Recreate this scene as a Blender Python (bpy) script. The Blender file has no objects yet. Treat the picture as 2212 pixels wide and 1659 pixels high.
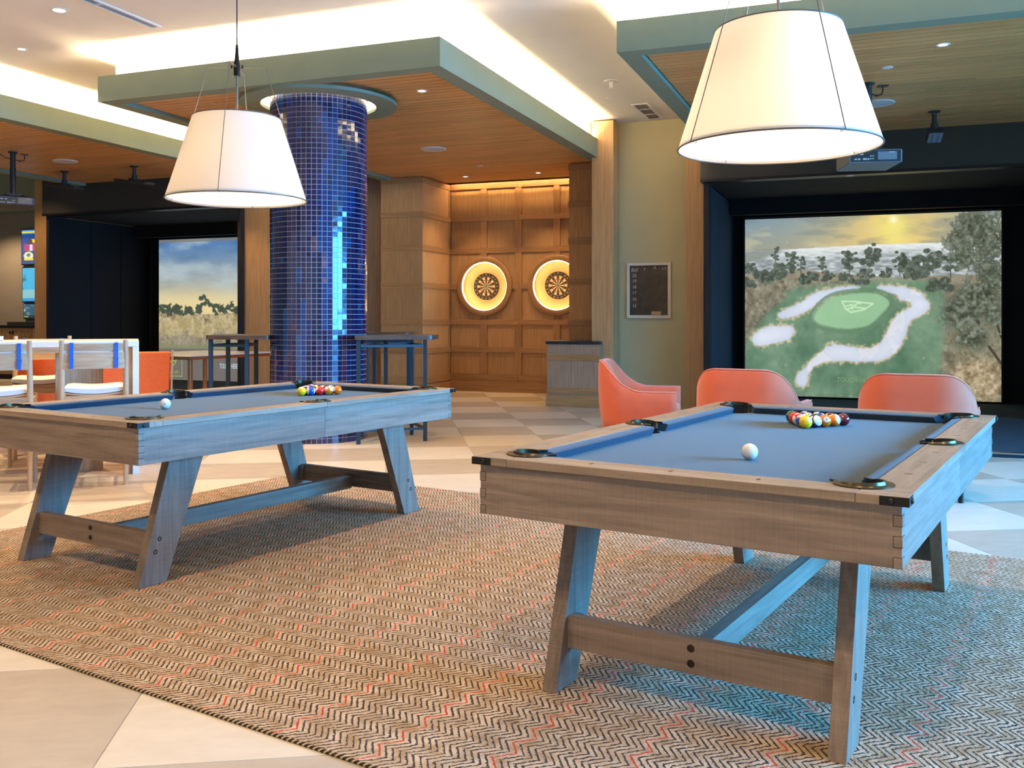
import bpy, bmesh, math, random
import numpy as np
from mathutils import Matrix, Vector
R = math.radians
PI = math.pi
random.seed(7)
SC = bpy.context.scene
COL = SC.collection
# ------------------------------------------------------------------ camera
cam = bpy.data.objects.new('camera', bpy.data.cameras.new('camera'))
COL.objects.link(cam)
cam.location = (0, 0, 1.229)
cam.rotation_euler = (R(90), 0, R(20.96))
cam.data.sensor_fit = 'HORIZONTAL'
cam.data.sensor_width = 36.0
cam.data.lens = 36.0 * 2028 / 2212
cam.data.shift_y = -144.3 / 2212
cam.data.clip_start = 0.05
SC.camera = cam
# ------------------------------------------------------------------ world, exposure
wd = bpy.data.worlds.new('world'); SC.world = wd; wd.use_nodes = True
wd.node_tree.nodes['Background'].inputs[0].default_value = (0.45, 0.68, 1.0, 1)
wd.node_tree.nodes['Background'].inputs[1].default_value = 0.6
SC.view_settings.view_transform = 'Standard'
SC.view_settings.look = 'None'
SC.view_settings.exposure = 0.15
SC.view_settings.gamma = 1.0
SC.view_settings.use_curve_mapping = False
SC.cycles.use_denoising = True
SC.cycles.max_bounces = 6
SC.cycles.diffuse_bounces = 4
SC.cycles.use_adaptive_sampling = True
SC.cycles.adaptive_threshold = .06
SC.cycles.sample_clamp_indirect = 6.0
# ------------------------------------------------------------------ lights
WARM = (1.0, 0.64, 0.33)
WARMW = (1.0, 0.70, 0.41)
COVE = (1.0, 0.75, 0.47)
DAY = (0.065, 0.42, 1.0)
def area(name, loc, rot, sx, sy, power, color, spread=180):
    d = bpy.data.lights.new(name, 'AREA'); d.shape = 'RECTANGLE'; d.size = sx; d.size_y = sy
    d.energy = power; d.color = color; d.spread = R(spread)
    o = bpy.data.objects.new(name, d); COL.objects.link(o); o.location = loc; o.rotation_euler = rot
    return o
def spot(name, loc, power, color, angle=80, blend=.6, radius=.05, rot=(0, 0, 0)):
    d = bpy.data.lights.new(name, 'SPOT'); d.energy = power; d.color = color; d.spot_size = R(angle); d.spot_blend = blend; d.shadow_soft_size = radius
    o = bpy.data.objects.new(name, d); COL.objects.link(o); o.location = loc; o.rotation_euler = rot
    return o
def point(name, loc, power, color, radius=.05):
    d = bpy.data.lights.new(name, 'POINT'); d.energy = power; d.color = color; d.shadow_soft_size = radius
    o = bpy.data.objects.new(name, d); COL.objects.link(o); o.location = loc
    return o
# daylight through the glazed right-hand wall of the hall
area('window_daylight', (6.75, 5.4, 2.0), (0, R(66), 0), 2.4, 6.8, 1080, DAY, 100)
# daylight of the glazed entrance behind the photographer
area('entrance_daylight', (-1.0, -6.3, 1.9), (R(90), 0, 0), 8.0, 2.8, 15, (0.62, 0.80, 1.0))
LED = 40.0   # watts per metre of cove strip
def strip(name, x0, y0, x1, y1, z=3.655):
    L = math.hypot(x1 - x0, y1 - y0)
    area(name, ((x0 + x1) / 2, (y0 + y1) / 2, z), (R(180), 0, math.atan2(y1 - y0, x1 - x0)), L, .05, LED * L, COVE)
strip('cove_led_middle_front', -7.33, 7.51, -3.58, 7.51)
strip('cove_led_middle_right', -3.59, 7.55, -3.59, 12.45)
strip('cove_led_middle_left', -7.33, 7.55, -7.33, 12.1)
strip('cove_led_left_side', -9.02, 5.0, -9.02, 12.1)
strip('cove_led_right_front', -1.92, 7.66, 3.4, 7.66)
strip('cove_led_right_side', -1.92, 7.7, -1.92, 12.1)
# general fill: ceiling spots added out of view, plus the two modelled ceiling downlights
for i, (x, y) in enumerate([(-6.0, 1.0), (-3.2, 0.6), (-0.4, 0.4), (2.4, 1.2), (-6.5, 4.0), (-4.6, 6.3), (-1.6, 5.6), (-8.05, 7.12), (-6.72, 6.34)]):
    spot('hall_fill_spot', (x, y, 3.93), 310, WARMW, 125, .8, .06)
# ------------------------------------------------------------------ helpers
def srgb(r, g, b):
    f = lambda c: c / 12.92 if c <= .04045 else ((c + .055) / 1.055) ** 2.4
    return (f(r / 255), f(g / 255), f(b / 255))
class MB:
    def __init__(s): s.v = []; s.f = []; s.m = []
    def add(s, vs, fs, mi=0):
        n = len(s.v); s.v += [tuple(v) for v in vs]; s.f += [tuple(i + n for i in f) for f in fs]; s.m += [mi] * len(fs); return s
    def box(s, x0, x1, y0, y1, z0, z1, M=None, mi=0):
        vs = [Vector((x, y, z)) for z in (z0, z1) for y in (y0, y1) for x in (x0, x1)]
        if M: vs = [M @ v for v in vs]
        return s.add(vs, [(0, 2, 3, 1), (4, 5, 7, 6), (0, 1, 5, 4), (2, 6, 7, 3), (0, 4, 6, 2), (1, 3, 7, 5)], mi)
    def prism(s, poly, z0, z1, mi=0):
        n = len(poly)
        vs = [(p[0], p[1], z0) for p in poly] + [(p[0], p[1], z1) for p in poly]
        fs = [tuple(range(n - 1, -1, -1)), tuple(range(n, 2 * n))] + [(i, (i + 1) % n, n + (i + 1) % n, n + i) for i in range(n)]
        return s.add(vs, fs, mi)
    def loft(s, secs, caps=True, closed=False, mi=0):
        n = len(secs[0]); vs = [p for q in secs for p in q]; fs = []
        m = len(secs)
        for i in range(m if closed else m - 1):
            a = i * n; b = ((i + 1) % m) * n
            for j in range(n): fs.append((a + j, a + (j + 1) % n, b + (j + 1) % n, b + j))
        if caps and not closed: fs += [tuple(range(n - 1, -1, -1)), tuple(range((m - 1) * n, m * n))]
        return s.add(vs, fs, mi)
    def tube(s, path, r, n=10, caps=True, closed=False, mi=0):
        path = [Vector(p) for p in path]; secs = []; up = None; m = len(path)
        for i, p in enumerate(path):
            if closed: t = (path[(i + 1) % m] - path[i - 1]).normalized()
            else: t = (path[min(i + 1, m - 1)] - path[max(i - 1, 0)]).normalized()
            if up is None:
                up = Vector((0, 0, 1)) if abs(t.z) < .9 else Vector((1, 0, 0))
            u = (up - t * up.dot(t)).normalized(); w = t.cross(u); up = u
            rr = r[i] if isinstance(r, (list, tuple)) else r
            secs.append([p + (u * math.cos(2 * PI * k / n) + w * math.sin(2 * PI * k / n)) * rr for k in range(n)])
        return s.loft(secs, caps, closed, mi)
    def lathe(s, prof, n=32, c=(0, 0, 0), closed=False, mi=0):
        vs = []; fs = []; m = len(prof)
        for k in range(n):
            a = 2 * PI * k / n
            vs += [(c[0] + p[0] * math.cos(a), c[1] + p[0] * math.sin(a), c[2] + p[1]) for p in prof]
        for k in range(n):
            for j in range(m if closed else m - 1):
                a = k * m + j; b = k * m + (j + 1) % m; c2 = ((k + 1) % n) * m + (j + 1) % m; d = ((k + 1) % n) * m + j
                fs.append((a, d, c2, b))
        return s.add(vs, fs, mi)
    def disc(s, c, r, z0, z1, n=32, mi=0):
        return s.prism([(c[0] + r * math.cos(2 * PI * k / n), c[1] + r * math.sin(2 * PI * k / n)) for k in range(n)], z0, z1, mi)
    def mesh(s, name, mats, smooth=False):
        me = bpy.data.meshes.new(name); me.from_pydata(s.v, [], s.f)
        mats = mats if isinstance(mats, (list, tuple)) else [mats]
        for m in mats: me.materials.append(m)
        if len(mats) > 1: me.polygons.foreach_set('material_index', s.m)
        bm = bmesh.new(); bm.from_mesh(me); bmesh.ops.remove_doubles(bm, verts=bm.verts, dist=1e-6); bmesh.ops.recalc_face_normals(bm, faces=bm.faces); bm.to_mesh(me); bm.free()
        if smooth:
            me.polygons.foreach_set('use_smooth', [True] * len(me.polygons))
            if smooth != 'all': me.set_sharp_from_angle(angle=R(38))
        me.update(); return me
    def build(s, name, mats, parent=None, smooth=False, bevel=0, seg=2):
        return link(name, s.mesh(name, mats, smooth), parent, bevel, seg)
def link(name, me, parent=None, bevel=0, seg=2):
    o = bpy.data.objects.new(name, me); COL.objects.link(o)
    if parent is not None: o.parent = parent
    if bevel:
        b = o.modifiers.new('bevel', 'BEVEL'); b.width = bevel; b.segments = seg; b.limit_method = 'ANGLE'; b.angle_limit = R(40); b.harden_normals = False
    return o
def tag(o, label=None, cat=None, group=None, kind=None):
    if label: o['label'] = label
    if cat: o['category'] = cat
    if group: o['group'] = group
    if kind: o['kind'] = kind
    return o
def thing(name, label, cat, loc=(0, 0, 0), rz=0, group=None):
    o = bpy.data.objects.new(name, None); COL.objects.link(o); o.location = loc; o.rotation_euler = (0, 0, rz); o.empty_display_size = .1
    return tag(o, label, cat, group)
def box(name, x0, x1, y0, y1, z0, z1, mat, parent=None, bevel=0):
    return MB().box(x0, x1, y0, y1, z0, z1).build(name, mat, parent, bevel=bevel)
def struct(o, label=None, cat=None):
    return tag(o, label, cat, kind='structure')
def sbox(name, x0, x1, y0, y1, z0, z1, mat, label=None, cat=None, bevel=0):
    return struct(box(name, x0, x1, y0, y1, z0, z1, mat, None, bevel), label, cat)
def text_mesh(body, size, mat, name='lettering', ext=0.0, shear=0):
    cu = bpy.data.curves.new('t', 'FONT'); cu.body = body; cu.size = size; cu.align_x = 'CENTER'; cu.align_y = 'CENTER'; cu.extrude = ext; cu.shear = shear
    cu.resolution_u = 3
    ob = bpy.data.objects.new('t', cu); COL.objects.link(ob)
    dg = bpy.context.evaluated_depsgraph_get()
    me = bpy.data.meshes.new_from_object(ob.evaluated_get(dg)); me.name = name
    bpy.data.objects.remove(ob); bpy.data.curves.remove(cu)
    me.materials.clear(); me.materials.append(mat)
    return me
# ------------------------------------------------------------------ materials
MATS = {}
def newmat(name):
    m = bpy.data.materials.new(name); m.use_nodes = True; MATS[name] = m
    return m, m.node_tree.nodes, m.node_tree.links, m.node_tree.nodes['Principled BSDF']
def plain(name, col, rough=.5, metal=0, spec=.5, noise=0, nscale=20, bump=0, bscale=60, coat=0, emit=0, sheen=0):
    m, N, L, B = newmat(name)
    B.inputs['Base Color'].default_value = (*col, 1); B.inputs['Roughness'].default_value = rough; B.inputs['Metallic'].default_value = metal
    B.inputs['Specular IOR Level'].default_value = spec; B.inputs['Coat Weight'].default_value = coat; B.inputs['Sheen Weight'].default_value = sheen
    if noise or bump:
        tc = N.new('ShaderNodeTexCoord')
    if noise:
        n = N.new('ShaderNodeTexNoise'); n.inputs['Scale'].default_value = nscale; n.inputs['Detail'].default_value = 5
        L.new(tc.outputs['Object'], n.inputs['Vector'])
        r = N.new('ShaderNodeValToRGB'); r.color_ramp.elements[0].position = .3; r.color_ramp.elements[1].position = .7
        r.color_ramp.elements[0].color = (*[c * (1 - noise) for c in col], 1); r.color_ramp.elements[1].color = (*[min(1, c * (1 + noise)) for c in col], 1)
        L.new(n.outputs['Fac'], r.inputs[0]); L.new(r.outputs[0], B.inputs['Base Color'])
    if bump:
        n2 = N.new('ShaderNodeTexNoise'); n2.inputs['Scale'].default_value = bscale; n2.inputs['Detail'].default_value = 4
        L.new(tc.outputs['Object'], n2.inputs['Vector'])
        b = N.new('ShaderNodeBump'); b.inputs['Strength'].default_value = bump; b.inputs['Distance'].default_value = .01
        L.new(n2.outputs['Fac'], b.inputs['Height']); L.new(b.outputs[0], B.inputs['Normal'])
    if emit:
        B.inputs['Emission Color'].default_value = (*col, 1); B.inputs['Emission Strength'].default_value = emit
    return m
def wood(name, c0, c1, axis='x', rough=.5, stretch=14, scale=2.2, saw=0, bump=.15, vary=.12):
    m, N, L, B = newmat(name)
    tc = N.new('ShaderNodeTexCoord'); mp = N.new('ShaderNodeMapping'); oi = N.new('ShaderNodeObjectInfo')
    L.new(tc.outputs['Object'], mp.inputs['Vector'])
    sc = [stretch] * 3; sc['xyz'.index(axis)] = 1.0; mp.inputs['Scale'].default_value = sc
    cm = N.new('ShaderNodeCombineXYZ'); mu = N.new('ShaderNodeMath'); mu.operation = 'MULTIPLY'; mu.inputs[1].default_value = 40
    L.new(oi.outputs['Random'], mu.inputs[0]); [L.new(mu.outputs[0], cm.inputs[i]) for i in range(3)]; L.new(cm.outputs[0], mp.inputs['Location'])
    n = N.new('ShaderNodeTexNoise'); n.inputs['Scale'].default_value = scale; n.inputs['Detail'].default_value = 8; n.inputs['Roughness'].default_value = .62; n.inputs['Distortion'].default_value = .6
    L.new(mp.outputs[0], n.inputs['Vector'])
    r = N.new('ShaderNodeValToRGB'); r.color_ramp.elements[0].position = .32; r.color_ramp.elements[1].position = .68
    r.color_ramp.elements[0].color = (*c0, 1); r.color_ramp.elements[1].color = (*c1, 1)
    L.new(n.outputs['Fac'], r.inputs[0])
    last = r.outputs[0]
    if saw:   # fine saw marks across the grain
        mp2 = N.new('ShaderNodeMapping'); s2 = [6.0] * 3; s2['xyz'.index(axis)] = 170.0; mp2.inputs['Scale'].default_value = s2
        L.new(tc.outputs['Object'], mp2.inputs['Vector'])
        n2 = N.new('ShaderNodeTexNoise'); n2.inputs['Scale'].default_value = 1.0; n2.inputs['Detail'].default_value = 2
        L.new(mp2.outputs[0], n2.inputs['Vector'])
        mr = N.new('ShaderNodeMapRange'); mr.inputs[1].default_value = .3; mr.inputs[2].default_value = .7; mr.inputs[3].default_value = 1 - saw; mr.inputs[4].default_value = 1 + saw
        L.new(n2.outputs['Fac'], mr.inputs[0])
        mx = N.new('ShaderNodeVectorMath'); mx.operation = 'SCALE'; L.new(last, mx.inputs[0]); L.new(mr.outputs[0], mx.inputs['Scale']); last = mx.outputs[0]
    if vary:
        mr = N.new('ShaderNodeMapRange'); mr.inputs[3].default_value = 1 - vary; mr.inputs[4].default_value = 1 + vary
        L.new(oi.outputs['Random'], mr.inputs[0])
        mx = N.new('ShaderNodeVectorMath'); mx.operation = 'SCALE'; L.new(last, mx.inputs[0]); L.new(mr.outputs[0], mx.inputs['Scale']); last = mx.outputs[0]
    L.new(last, B.inputs['Base Color'])
    B.inputs['Roughness'].default_value = rough
    b = N.new('ShaderNodeBump'); b.inputs['Strength'].default_value = bump; b.inputs['Distance'].default_value = .004
    L.new(n.outputs['Fac'], b.inputs['Height']); L.new(b.outputs[0], B.inputs['Normal'])
    return m
def emis(name, col, st):
    m, N, L, B = newmat(name)
    B.inputs['Base Color'].default_value = (*col, 1); B.inputs['Emission Color'].default_value = (*col, 1); B.inputs['Emission Strength'].default_value = st
    B.inputs['Roughness'].default_value = .6
    return m
def picture(name, st):
    m, N, L, B = newmat(name)
    at = N.new('ShaderNodeAttribute'); at.attribute_name = 'Col'
    B.inputs['Base Color'].default_value = (.03, .03, .03, 1); B.inputs['Roughness'].default_value = .7
    L.new(at.outputs['Color'], B.inputs['Emission Color']); B.inputs['Emission Strength'].default_value = st
    m.cycles.emission_sampling = 'NONE'
    return m
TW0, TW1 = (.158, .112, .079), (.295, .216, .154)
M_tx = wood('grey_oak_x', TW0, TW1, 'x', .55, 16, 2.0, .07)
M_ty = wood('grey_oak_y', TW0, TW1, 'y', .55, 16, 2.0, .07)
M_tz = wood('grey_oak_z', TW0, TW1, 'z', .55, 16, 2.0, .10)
M_topx = wood('grey_oak_lit_top_x', (.20, .140, .090), (.37, .265, .178), 'x', .5, 16, 2.0, .06)  # same oak as the aprons, lightened: some overhead light is in the colour
M_topy = wood('grey_oak_lit_top_y', (.20, .140, .090), (.37, .265, .178), 'y', .5, 16, 2.0, .06)
M_oak = wood('oak_panel', (.36, .200, .072), (.52, .31, .130), 'z', .38, 22, 2.4, 0, .06)
M_oakrail = wood('oak_rail', (.28, .148, .054), (.44, .245, .098), 'x', .38, 22, 2.4, 0, .08)
M_oakstile = wood('oak_stile', (.28, .148, .054), (.44, .245, .098), 'z', .38, 22, 2.4, 0, .08)
M_oakraily = wood('oak_rail_y', (.28, .148, .054), (.44, .245, .098), 'y', .38, 22, 2.4, 0, .08)
M_pil = wood('oak_pilaster', (.36, .205, .085), (.52, .31, .135), 'z', .42, 20, 2.0, 0, .05)
M_counter = wood('oak_counter', (.26, .165, .10), (.44, .30, .19), 'z', .5, 24, 2.4, 0, .1)
M_plank = wood('ceiling_oak', (.54, .255, .088), (.74, .405, .150), 'x', .42, 26, 1.6, 0, .05, .10)
M_gap = plain('plank_gap', (.05, .022, .008), .8)
M_greywood = wood('grey_wood_wall', (.13, .085, .05), (.21, .145, .09), 'z', .5, 18, 2)  # greyish timber standing in shadow, with that shade put into its colour
M_sage = plain('sage_paint', (.215, .265, .185), .6, noise=.03, nscale=3)
M_sagewall = plain('sage_wall', (.50, .45, .27), .65, noise=.03, nscale=3)
M_ceil = plain('white_plaster', (.80, .76, .69), .8, noise=.015, nscale=4)
M_white = plain('white_paint', (.80, .78, .74), .5)
M_taupe = plain('taupe_wall', (.36, .31, .25), .7, noise=.03, nscale=3)
M_black = plain('black_fabric', (.005, .005, .006), .9, noise=.2, nscale=60)
M_navy = plain('navy_padding', (.010, .030, .046), .9, noise=.25, nscale=120, bump=.1, bscale=200)
M_header = plain('dark_olive_paint', (.032, .028, .019), .6)
M_turf = plain('dark_blue_turf', (.014, .042, .066), .95, noise=.55, nscale=260, bump=.5, bscale=240)
M_cloth = plain('blue_billiard_cloth', (.021, .045, .055), .85, noise=.12, nscale=240, bump=.05, bscale=300, sheen=.15)
M_cushion = plain('blue_cushion_cloth', (.011, .034, .060), .85, noise=.10, nscale=240, sheen=.15)
M_pocket = plain('black_leather', (.012, .011, .011), .45, bump=.2, bscale=90)
M_bronze = plain('bronze_iron', (.13, .10, .055), .28, .9)
M_blackm = plain('black_iron', (.025, .022, .02), .4, .7)
M_bolt = plain('dark_bolt', (.05, .042, .035), .3, .9)
M_steel = plain('steel', (.45, .43, .40), .3, 1)
M_gold = plain('rose_gold', (.75, .38, .20), .22, 1)
M_blueblk = plain('blue_black_steel', (.018, .045, .065), .45, .3)
M_tabletop = wood('dark_table_top', (.05, .035, .025), (.10, .07, .05), 'x', .35, 14, 2)
M_orange = plain('coral_velvet', (.66, .115, .040), .8, noise=.04, nscale=10, bump=.05, bscale=300, sheen=.35)
M_orangeseam = plain('coral_piping', (.72, .20, .09), .75, sheen=.3)
M_orange2 = plain('orange_fabric', (.80, .13, .02), .8, noise=.08, nscale=60, bump=.1, bscale=300)
M_chairwood = wood('light_oak_chair', (.46, .29, .16), (.66, .46, .28), 'z', .45, 18, 3, 0, .05)
M_chairwoodx = wood('light_oak_chair_x', (.46, .29, .16), (.66, .46, .28), 'x', .45, 18, 3, 0, .05)
M_cushw = plain('white_leather', (.80, .77, .71), .5, bump=.03, bscale=80)
M_strap = plain('blue_strap', (.01, .13, .55), .6)
M_marble = plain('white_marble', (.78, .77, .74), .25, noise=.05, nscale=3)
M_stone = plain('black_granite', (.025, .025, .025), .25, noise=.8, nscale=90)
M_glassw = plain('screen_surround', (.01, .01, .01), .5)
M_chalk = plain('chalkboard', (.035, .030, .022), .8, noise=.45, nscale=9)
M_chalkw = plain('chalk', (.55, .53, .46), .9)
M_felt = plain('tan_felt', (.42, .28, .14), .9)
M_frame = plain('cream_frame', (.78, .70, .56), .5)
M_projdark = plain('projector_black', (.03, .028, .026), .45)
M_projgrey = plain('projector_grey', (.16, .20, .22), .5)
M_label = plain('grey_label', (.22, .22, .23), .6)
M_port = plain('port_white', (.6, .58, .52), .5)
M_lens = emis('lamp_lens', (1.0, .86, .62), 9.0); M_lens.cycles.emission_sampling = 'NONE'
M_niche = plain('maple_niche', (.80, .58, .28), .5)
M_grout = plain('pale_grout', (.66, .58, .53), .8)
M_fgrout = plain('floor_grout', (.50, .45, .38), .85)
M_cable = plain('black_cable', (.015, .014, .013), .5)
M_trimsteel = plain('dark_wire', (.16, .14, .12), .4, .6)
M_spk = plain('white_grille', (.62, .62, .63), .7, bump=.1, bscale=400)
M_yg = emis('yellow_green_mark', srgb(190, 205, 60), .75)
M_txt = emis('screen_lettering', srgb(190, 222, 240), .9); M_txt.cycles.emission_sampling = 'NONE'; M_yg.cycles.emission_sampling = 'NONE'
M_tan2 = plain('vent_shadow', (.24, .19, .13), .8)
M_tan = plain('concrete_tan', (.62, .52, .40), .7)
def tilemat(name, c0, c1):
    m, N, L, B = newmat(name)
    tc = N.new('ShaderNodeTexCoord'); oi = N.new('ShaderNodeObjectInfo'); mp = N.new('ShaderNodeMapping'); mp.inputs['Scale'].default_value = (2.2, 5, 1)
    mu = N.new('ShaderNodeVectorMath'); mu.operation = 'SCALE'; cm = N.new('ShaderNodeCombineXYZ')
    L.new(oi.outputs['Random'], cm.inputs[0]); L.new(oi.outputs['Random'], cm.inputs[1]); L.new(cm.outputs[0], mu.inputs[0]); mu.inputs['Scale'].default_value = 50
    L.new(tc.outputs['Object'], mp.inputs['Vector']); L.new(mu.outputs[0], mp.inputs['Location'])
    n = N.new('ShaderNodeTexNoise'); n.inputs['Scale'].default_value = 2.2; n.inputs['Detail'].default_value = 9; n.inputs['Roughness'].default_value = .68
    L.new(mp.outputs[0], n.inputs['Vector'])
    r = N.new('ShaderNodeValToRGB'); r.color_ramp.elements[0].position = .3; r.color_ramp.elements[1].position = .72
    r.color_ramp.elements[0].color = (*c0, 1); r.color_ramp.elements[1].color = (*c1, 1)
    L.new(n.outputs['Fac'], r.inputs[0]); L.new(r.outputs[0], B.inputs['Base Color']); B.inputs['Roughness'].default_value = .42
    return m
M_tileA = tilemat('pale_floor_tile', (.62, .53, .40), (.72, .63, .50))
M_tileB = tilemat('beige_floor_tile', (.42, .345, .255), (.53, .445, .335))
BLUES = [(.004, .007, .048), (.006, .010, .070), (.004, .018, .13), (.016, .011, .050), (.003, .035, .16), (.020, .020, .065)]
M_col = [plain('blue_glaze_%s' % 'abcdef'[i], c, .12, coat=.6, bump=.04, bscale=30) for i, c in enumerate(BLUES)]
M_colpale = plain('lustre_glaze', (.30, .34, .42), .10, .6, bump=.25, bscale=40)
M_colteal = plain('teal_glaze', (.01, .16, .34), .12, coat=.6, bump=.06, bscale=30)
def rugmat():
    m, N, L, B = newmat('herringbone_rug')
    tc = N.new('ShaderNodeTexCoord'); sp = N.new('ShaderNodeSeparateXYZ')
    nz = N.new('ShaderNodeTexNoise'); nz.inputs['Scale'].default_value = 45; nz.inputs['Detail'].default_value = 3
    L.new(tc.outputs['Object'], nz.inputs['Vector'])
    def math_(op, a, b=None, c=None):
        k = N.new('ShaderNodeMath'); k.operation = op
        for i, v in enumerate((a, b, c)):
            if v is None: continue
            if isinstance(v, (int, float)): k.inputs[i].default_value = v
            else: L.new(v, k.inputs[i])
        return k.outputs[0]
    L.new(tc.outputs['Object'], sp.inputs[0])
    x, y = sp.outputs[0], sp.outputs[1]
    dn = math_('MULTIPLY', math_('SUBTRACT', nz.outputs['Fac'], .5), .016)
    tri = math_('PINGPONG', math_('ADD', math_('ADD', x, .577), math_('MULTIPLY', dn, .5)), .0535)
    q = math_('ADD', math_('ADD', y, math_('MULTIPLY', tri, .85)), dn)
    q = math_('DIVIDE', math_('ADD', q, 1.105), .32 / 13)
    idx = math_('FLOOR', q); fr = math_('FRACT', q)
    nl = N.new('ShaderNodeTexNoise'); nl.inputs['Scale'].default_value = 16; nl.inputs['Detail'].default_value = 6
    L.new(tc.outputs['Object'], nl.inputs['Vector'])
    nb = N.new('ShaderNodeTexNoise'); nb.inputs['Scale'].default_value = 130; nb.inputs['Detail'].default_value = 2
    L.new(tc.outputs['Object'], nb.inputs['Vector'])
    th = math_('ADD', math_('ADD', .31, math_('MULTIPLY', math_('SUBTRACT', nl.outputs['Fac'], .5), .35)), math_('MULTIPLY', math_('SUBTRACT', nb.outputs['Fac'], .5), .8))
    dark = math_('LESS_THAN', fr, th)
    red = math_('MULTIPLY', math_('LESS_THAN', math_('FLOORED_MODULO', idx, 13), .5), dark)
    r = N.new('ShaderNodeValToRGB'); r.color_ramp.elements[0].position = .32; r.color_ramp.elements[1].position = .7
    r.color_ramp.elements[0].color = (.37, .235, .12, 1); r.color_ramp.elements[1].color = (.64, .48, .32, 1)
    L.new(nl.outputs['Fac'], r.inputs[0])
    m1 = N.new('ShaderNodeMix'); m1.data_type = 'RGBA'; L.new(dark, m1.inputs[0]); L.new(r.outputs[0], m1.inputs[6]); m1.inputs[7].default_value = (.062, .050, .042, 1)
    m2 = N.new('ShaderNodeMix'); m2.data_type = 'RGBA'; L.new(red, m2.inputs[0]); L.new(m1.outputs[2], m2.inputs[6]); m2.inputs[7].default_value = (.50, .055, .04, 1)
    L.new(m2.outputs[2], B.inputs['Base Color']); B.inputs['Roughness'].default_value = .95; B.inputs['Specular IOR Level'].default_value = .15
    h = math_('ADD', math_('MULTIPLY', dark, -.6), nb.outputs['Fac'])
    b = N.new('ShaderNodeBump'); b.inputs['Strength'].default_value = .7; b.inputs['Distance'].default_value = .006
    L.new(h, b.inputs['Height']); L.new(b.outputs[0], B.inputs['Normal'])
    return m
M_rug = rugmat()
def cordmat():
    m, N, L, B = newmat('striped_cord')
    tc = N.new('ShaderNodeTexCoord'); sp = N.new('ShaderNodeSeparateXYZ'); L.new(tc.outputs['Object'], sp.inputs[0])
    w = N.new('ShaderNodeTexWave'); w.inputs['Scale'].default_value = 1; w.wave_type = 'BANDS'; w.bands_direction = 'X'
    mp = N.new('ShaderNodeMapping'); mp.inputs['Scale'].default_value = (11, 1, 11); mp.inputs['Rotation'].default_value = (0, 0, R(90))
    ad = N.new('ShaderNodeMath'); L.new(sp.outputs[0], ad.inputs[0]); L.new(sp.outputs[1], ad.inputs[1])
    a2 = N.new('ShaderNodeMath'); L.new(ad.outputs[0], a2.inputs[0]); ml = N.new('ShaderNodeMath'); ml.operation = 'MULTIPLY'; ml.inputs[1].default_value = .8; L.new(sp.outputs[2], ml.inputs[0]); L.new(ml.outputs[0], a2.inputs[1])
    dv = N.new('ShaderNodeMath'); dv.operation = 'DIVIDE'; dv.inputs[1].default_value = .021; L.new(a2.outputs[0], dv.inputs[0])
    fr = N.new('ShaderNodeMath'); fr.operation = 'FRACT'; L.new(dv.outputs[0], fr.inputs[0])
    r = N.new('ShaderNodeValToRGB'); r.color_ramp.interpolation = 'CONSTANT'; r.color_ramp.elements[0].color = (.028, .02, .014, 1); r.color_ramp.elements[1].position = .62; r.color_ramp.elements[1].color = (.55, .40, .22, 1)
    L.new(fr.outputs[0], r.inputs[0]); L.new(r.outputs[0], B.inputs['Base Color']); B.inputs['Roughness'].default_value = .95
    return m
M_cord = cordmat()
def shademat():
    m, N, L, B = newmat('white_shade_fabric')
    out = N['Material Output']
    d = N.new('ShaderNodeBsdfDiffuse'); d.inputs[0].default_value = (.82, .79, .74, 1)
    t = N.new('ShaderNodeBsdfTranslucent'); t.inputs[0].default_value = (.92, .84, .74, 1)
    mx = N.new('ShaderNodeMixShader'); mx.inputs[0].default_value = .42
    L.new(d.outputs[0], mx.inputs[1]); L.new(t.outputs[0], mx.inputs[2]); L.new(mx.outputs[0], out.inputs[0])
    return m
M_shade = shademat()
def diffmat():
    m, N, L, B = newmat('opal_diffuser')
    out = N['Material Output']
    t = N.new('ShaderNodeBsdfTranslucent'); t.inputs[0].default_value = (.97, .93, .86, 1)
    L.new(t.outputs[0], out.inputs[0])
    return m
M_diff = diffmat()
# ================================================================== THE SETTING
FZ = -.012
# ---------------- floor: checkerboard of large tiles turned 28.5 degrees
floor = box('floor', -19, 7.2, -6.6, 15.2, -.10, FZ - .003, M_fgrout); struct(floor, 'stone tiled floor in pale and beige checkerboard', 'floor')
FA = R(28.5); fn = (math.cos(FA), math.sin(FA)); fm = (-math.sin(FA), math.cos(FA)); TP = .787
tA = MB().box(-TP / 2 + .002, TP / 2 - .002, -TP / 2 + .002, TP / 2 - .002, -.009, 0).mesh('tile', M_tileA)
tB = MB().box(-TP / 2 + .002, TP / 2 - .002, -TP / 2 + .002, TP / 2 - .002, -.009, 0).mesh('tile', M_tileB)
tiles = []
for i in range(-26, 26):
    for j in range(-26, 26):
        n = -.805 + TP * (i + .5); m = 2.706 + TP * (j + .5)
        x = n * fn[0] + m * fm[0]; y = n * fn[1] + m * fm[1]
        if -18.4 < x < 6.6 and -6.0 < y < 14.5: tiles.append((x, y, i, j))
def seen(x, y):
    c, s = math.cos(R(20.96)), math.sin(R(20.96)); d = -s * x + c * y; u = (c * x + s * y)
    return d > 1.6 and abs(u) < d * .60 + .6
vis = sorted([t for t in tiles if seen(t[0], t[1])], key=lambda t: t[0] ** 2 + t[1] ** 2)[:290]
vs = set((t[2], t[3]) for t in vis)
for x, y, i, j in vis:
    o = link('tile', tA if (i + j) % 2 == 0 else tB, floor); o.location = (x, y, FZ); o.rotation_euler = (0, 0, FA)
rest = MB()
Mr = Matrix.Rotation(FA, 4, 'Z')
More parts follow.
